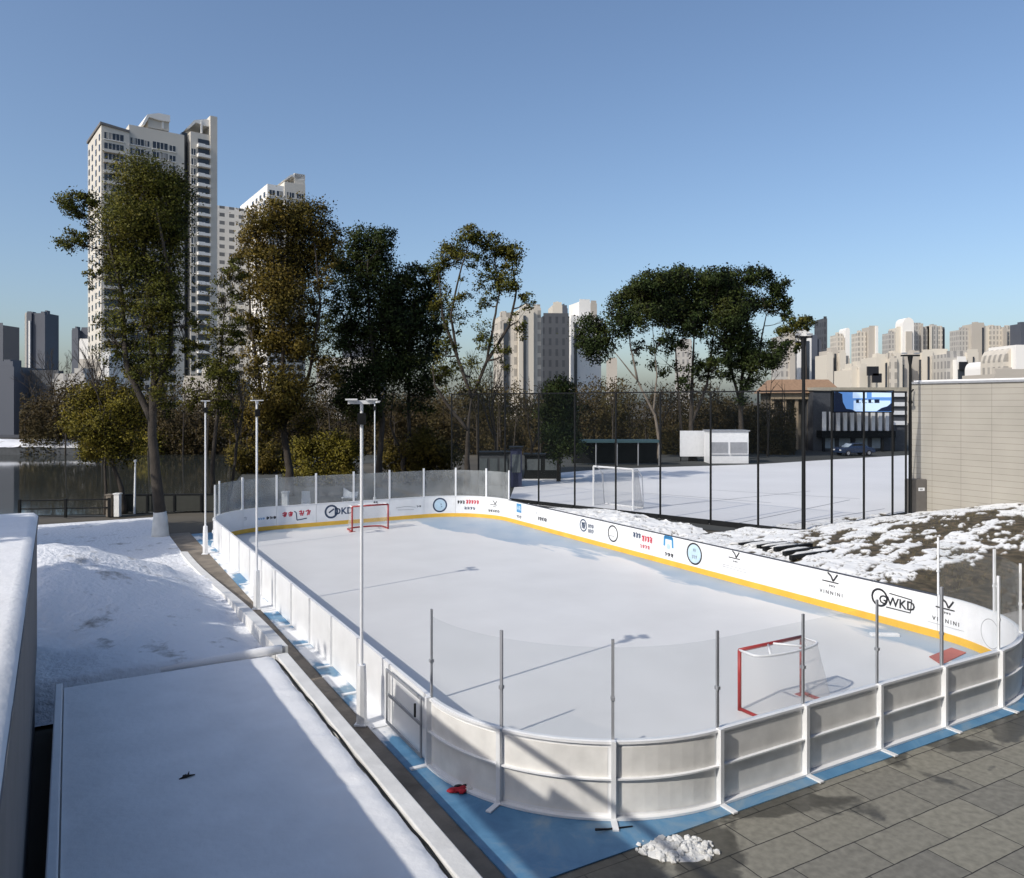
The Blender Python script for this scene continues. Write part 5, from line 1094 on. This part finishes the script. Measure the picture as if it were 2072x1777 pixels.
tree('leaning tree with a low drooping crown at the left of the court group', 80, (1332, 935), [(1335, 900), (1325, 840), (1290, 770), (1245, 715)],
     [(1198, 668, 36, 32, 1), (1215, 700, 34, 36, 1), (1185, 700, 22, 26, .8), (1262, 620, 38, 36, 1), (1250, 660, 30, 34, .9), (1310, 580, 36, 30, 1), (1300, 640, 40, 36, .8), (1330, 690, 30, 40, .4), (1290, 710, 20, 30, .35), (1285, 595, 30, 26, 1), (1340, 620, 40, 40, 1)], 'deep', .22, 2.5, 2.6, bark='barkpale', stems=[[(1322, 835), (1330, 760), (1320, 660)], [(1290, 770), (1275, 700), (1270, 640)]], group=GC)
tree('broad umbrella shaped dark tree with a forked trunk', 83, (1402, 935), [(1400, 905), (1398, 860), (1400, 780), (1405, 680)],
     [(1395, 562, 52, 28, 1.1), (1345, 575, 40, 32, 1), (1440, 565, 44, 28, 1), (1380, 610, 62, 36, 1.1), (1440, 615, 50, 40, 1), (1335, 625, 36, 36, .8), (1400, 665, 50, 34, .6), (1450, 680, 36, 36, .6), (1360, 690, 30, 36, .4), (1420, 735, 36, 30, .4), (1465, 590, 36, 30, 1.1), (1475, 640, 36, 36, .9), (1405, 640, 60, 30, 1), (1310, 600, 30, 34, .9), (1345, 730, 30, 44, .4), (1440, 750, 34, 44, .5), (1390, 770, 34, 36, .35), (1460, 720, 30, 36, .5)], 'deep', .42, 2.5, 3.2, stems=[[(1402, 920), (1380, 880), (1372, 800), (1365, 700)], [(1398, 860), (1430, 780), (1445, 680)]], group=GC)
tree('tall dark tree at the right end of the court group with see-through gaps', 85, (1500, 935), [(1500, 880), (1498, 800), (1505, 720), (1515, 640)],
     [(1490, 570, 40, 28, 1.1), (1530, 560, 30, 24, 1), (1490, 620, 42, 36, 1), (1570, 580, 22, 28, .9), (1552, 610, 34, 26, .7), (1586, 620, 18, 24, .8), (1590, 645, 18, 14, .6), (1480, 680, 36, 36, .8), (1520, 740, 42, 36, .8), (1560, 720, 32, 30, .8), (1590, 700, 24, 16, .5), (1475, 740, 30, 30, .6), (1510, 700, 40, 40, .7), (1500, 790, 30, 30, .5)], 'deep', .36, 2.4, 3.2, stems=[[(1500, 800), (1535, 720), (1548, 640)], [(1500, 820), (1475, 740), (1470, 640)]], group=GC)
tree('small distant bushy tree behind the corner lamp post', 125, (1632, 900), [(1632, 800), (1630, 700)], [(1610, 658, 28, 16, 1), (1640, 652, 22, 14, 1), (1592, 668, 16, 14, .9), (1625, 690, 26, 18, .5)], 'green', .25, 2.2, 2.6, group=GC)
tree('round deep green bush by the fence', 61, (1130, 960), [(1130, 900), (1130, 840)], [(1130, 795, 36, 30, 1.2), (1130, 845, 46, 48, 1.3), (1134, 890, 44, 38, 1.2)], 'deep', .14, 2.4, 3.4, name='bush', cat='bush')
tree('yellow green drooping tree at the edge of the pond', 43.6, (250, 1020), [(246, 990), (228, 945), (220, 880), (222, 800)],
     [(175, 810, 38, 34, .7), (225, 790, 45, 40, .6), (160, 855, 36, 36, .8), (215, 860, 55, 44, .8), (265, 830, 40, 48, .7), (180, 905, 38, 34, .8), (235, 910, 42, 36, .8), (285, 760, 34, 40, .5), (280, 890, 30, 36, .6)], 'yellow', .18, 2.4, 2.2, stems=[[(220, 880), (180, 840), (160, 800)]], group=GT_)
for lab, Y_, x, lobes_, lm in (('yellow green hedge behind the far boards, below the olive brown tree', 60, 660, [(620, 915, 40, 34, 1.1), (665, 905, 42, 36, 1.1), (705, 920, 34, 34, 1.1), (640, 955, 60, 30, 1.1), (700, 960, 40, 28, 1)], 'yellow'),
                               ('olive hedge between the pond and the olive brown tree', 68, 520, [(500, 925, 40, 32, 1), (545, 930, 40, 34, 1), (520, 960, 56, 26, 1.1)], 'olive'),
                               ('yellow green hedge across the pond behind the whitewashed tree', 95, 360, [(320, 900, 46, 40, .9), (370, 910, 46, 44, 1), (400, 950, 40, 34, 1), (330, 955, 44, 34, 1)], 'yellow'),
                               ('brown olive hedge between the round tree and the open crowned tree', 62, 870, [(860, 900, 50, 40, 1), (900, 930, 40, 36, 1), (850, 950, 50, 34, 1), (800, 930, 36, 36, 1)], 'olive')):
    tree(lab, Y_, (x, 1000), [(x, 980), (x + 3, 940)], lobes_, lm, .1, 2.5, 2.8, name='hedge', cat='hedge', twigs=False, group='hedges behind the rink')
def bare(label, Y, base, h, seed, spread=.5, lean=0, r0=.16, group='bare winter trees', depth=5):
    rg = random.Random(seed); root = empty('bare_tree', (at(base, 0, Y).x, Y, 0), 0, label, 'tree', group); tb = MB()
    def grow(p, d, L_, r, dep):
        q = p + d * L_; mid = (p + q) / 2 + Vector((rg.uniform(-1, 1), rg.uniform(-1, 1), 0)) * L_ * .06
        tb.tube([p, mid, q], [r, r * .85, r * .68], 6 if dep > 3 else 4, False)
        if dep == 0: return
        for _ in range(rg.choice((2, 3))):
            nd = (d + Vector((rg.uniform(-1, 1), rg.uniform(-1, 1), rg.uniform(-.1, .6))) * spread).normalized(); grow(q, nd, L_ * rg.uniform(.62, .85), r * .62, dep - 1)
    grow(Vector((0, 0, 0)), Vector((lean, 0, 1)).normalized(), h * .3, r0, depth)
    tb.build('trunk', M['bark'], root, True)
bare('dark bare tree on the snowy pond embankment at the far left', 94, 50, 12.5, 5, .75)
bare('fine bare tree beside the lone slate tower', 95, 118, 12.0, 9, .55, r0=.2, depth=6)
bare('bare tree leaning over the booth behind the right far corner', 64, 1062, 8.0, 12, .6, .25, depth=5)
bare('pale bare sapling between the yellow green tree and the evergreen', 43.2, 212, 9, 15, .35, r0=.10)
bare('slender bare tree right of the far left light pole', 47, 458, 9, 19, .4, .2, r0=.12)
bare('bare tree in front of the beige block', 66, 1010, 10, 21, .5, -.1, r0=.14, depth=6)
bare('bare tree behind the bus shelter', 88, 1330, 9, 25, .6, .1, r0=.14, depth=6)
# unseen trees added off to the left to shade the bank and snow
for i, (lab, w_, u_, h_) in enumerate((('unseen evergreen added for shade left of the low building roof', -9.6, 19.8, 10.3), ('tall unseen evergreen added for shade behind the low building, the nearer one', -11.4, 16.4, 12.4), ('unseen evergreen added for shade by the street left of the bank', -11.5, 35.0, 11.0), ('unseen evergreen added for shade by the street in the middle of the group', -9.2, 36.6, 11.0), ('unseen evergreen added for shade by the street nearest the bank', -12.6, 33.4, 12.5), ('unseen evergreen added for shade by the street, the farther one', -8.0, 39.0, 11.0), ('unseen evergreen added for shade by the street behind the other two', -13.5, 39.0, 13.5))):
    p = rk(w_, u_); root = empty('added_shade_tree', tuple(p), 0, lab, 'tree', 'unseen trees added to shade the bank'); b = MB(); b.tube([(0, 0, 0), (.1, 0, h_ * .5), (0, .1, h_ * .9)], [.25, .18, .05], 8); b.build('trunk', M['bark'], root, True)
    cen = []
    for j in range(42 if u_ < 30 else 44):
        d_ = rng.normal(size=3); d_ /= np.linalg.norm(d_); c = np.array([0, 0, h_ * .72]) + d_ * np.array([2.3, 2.3, h_ * .26] if u_ < 30 else [2.6, 2.6, h_ * .27]) * rng.random() ** .4
        cen.append(c + rng.normal(size=(330, 3)) * .45)
    V, Fq = leaf_quads(np.concatenate(cen), .22); tuft(np_mesh('crown', V, Fq, LM['green'], root), np.concatenate(cen) - np.array([0, 0, h_ * .7]))
# the wooded bank behind everything, one mass
n = 330000; px = rng.uniform(40, 1610, n); Yd = 92 + 26 * rng.random(n) ** 1.3; X = (px - CX) * Yd / F
nn = Noise2(21); top = 2.2 + 9.2 * nn.fbm(X * .13, Yd * .09, 5) ** 1.35 + 1.6 * rng.random(n) ** 3; z = top * rng.random(n) ** 1.15
k_ = (nn.fbm(X * .25 + 50, z * .30 + Yd * .2, 4) > .47) | (rng.random(n) < .16); C = np.stack([X, Yd, z], 1)[k_]
V, Fq = leaf_quads(C, .15); o = np_mesh('wooded_bank', V, Fq, LM['brown']); tag(o, kind='stuff')
tuft(o, np.stack([nn.v(C[:, 0] * .9, C[:, 2] * .9) - .5, np.full(len(C), -.35), nn.v(C[:, 0] * .9 + 40, C[:, 2] * .9) - .3], 1))
b = MB()
for k in range(190):
    Y_ = random.uniform(89, 112); x_ = (random.uniform(70, 1600) - CX) * Y_ / F; h_ = random.uniform(4.5, 9.5); l_ = random.uniform(-.6, .6)
    b.tube([(x_, Y_, 0), (x_ + l_ * .4, Y_, h_ * .5), (x_ + l_, Y_, h_)], [.11, .07, .015], 5, False)
    for q in range(5):
        t_ = random.uniform(.35, .9); xx = x_ + l_ * t_; b.tube([(xx, Y_, h_ * t_), (xx + random.uniform(-1.2, 1.2), Y_ + random.uniform(-.5, .5), h_ * t_ + random.uniform(.4, 1.6))], [.04, .01], 4, False)
tag(b.build('wooded_bank_stems', M['bark']), kind='stuff')
b = MB(); b.bx(-75, 45, 119, 121, -1, 3.6); tag(b.build('far_wall', mat('far_wall_brown', (.05, .042, .03), .9)), 'long brown wall in the shade behind the wooded bank', 'wall')
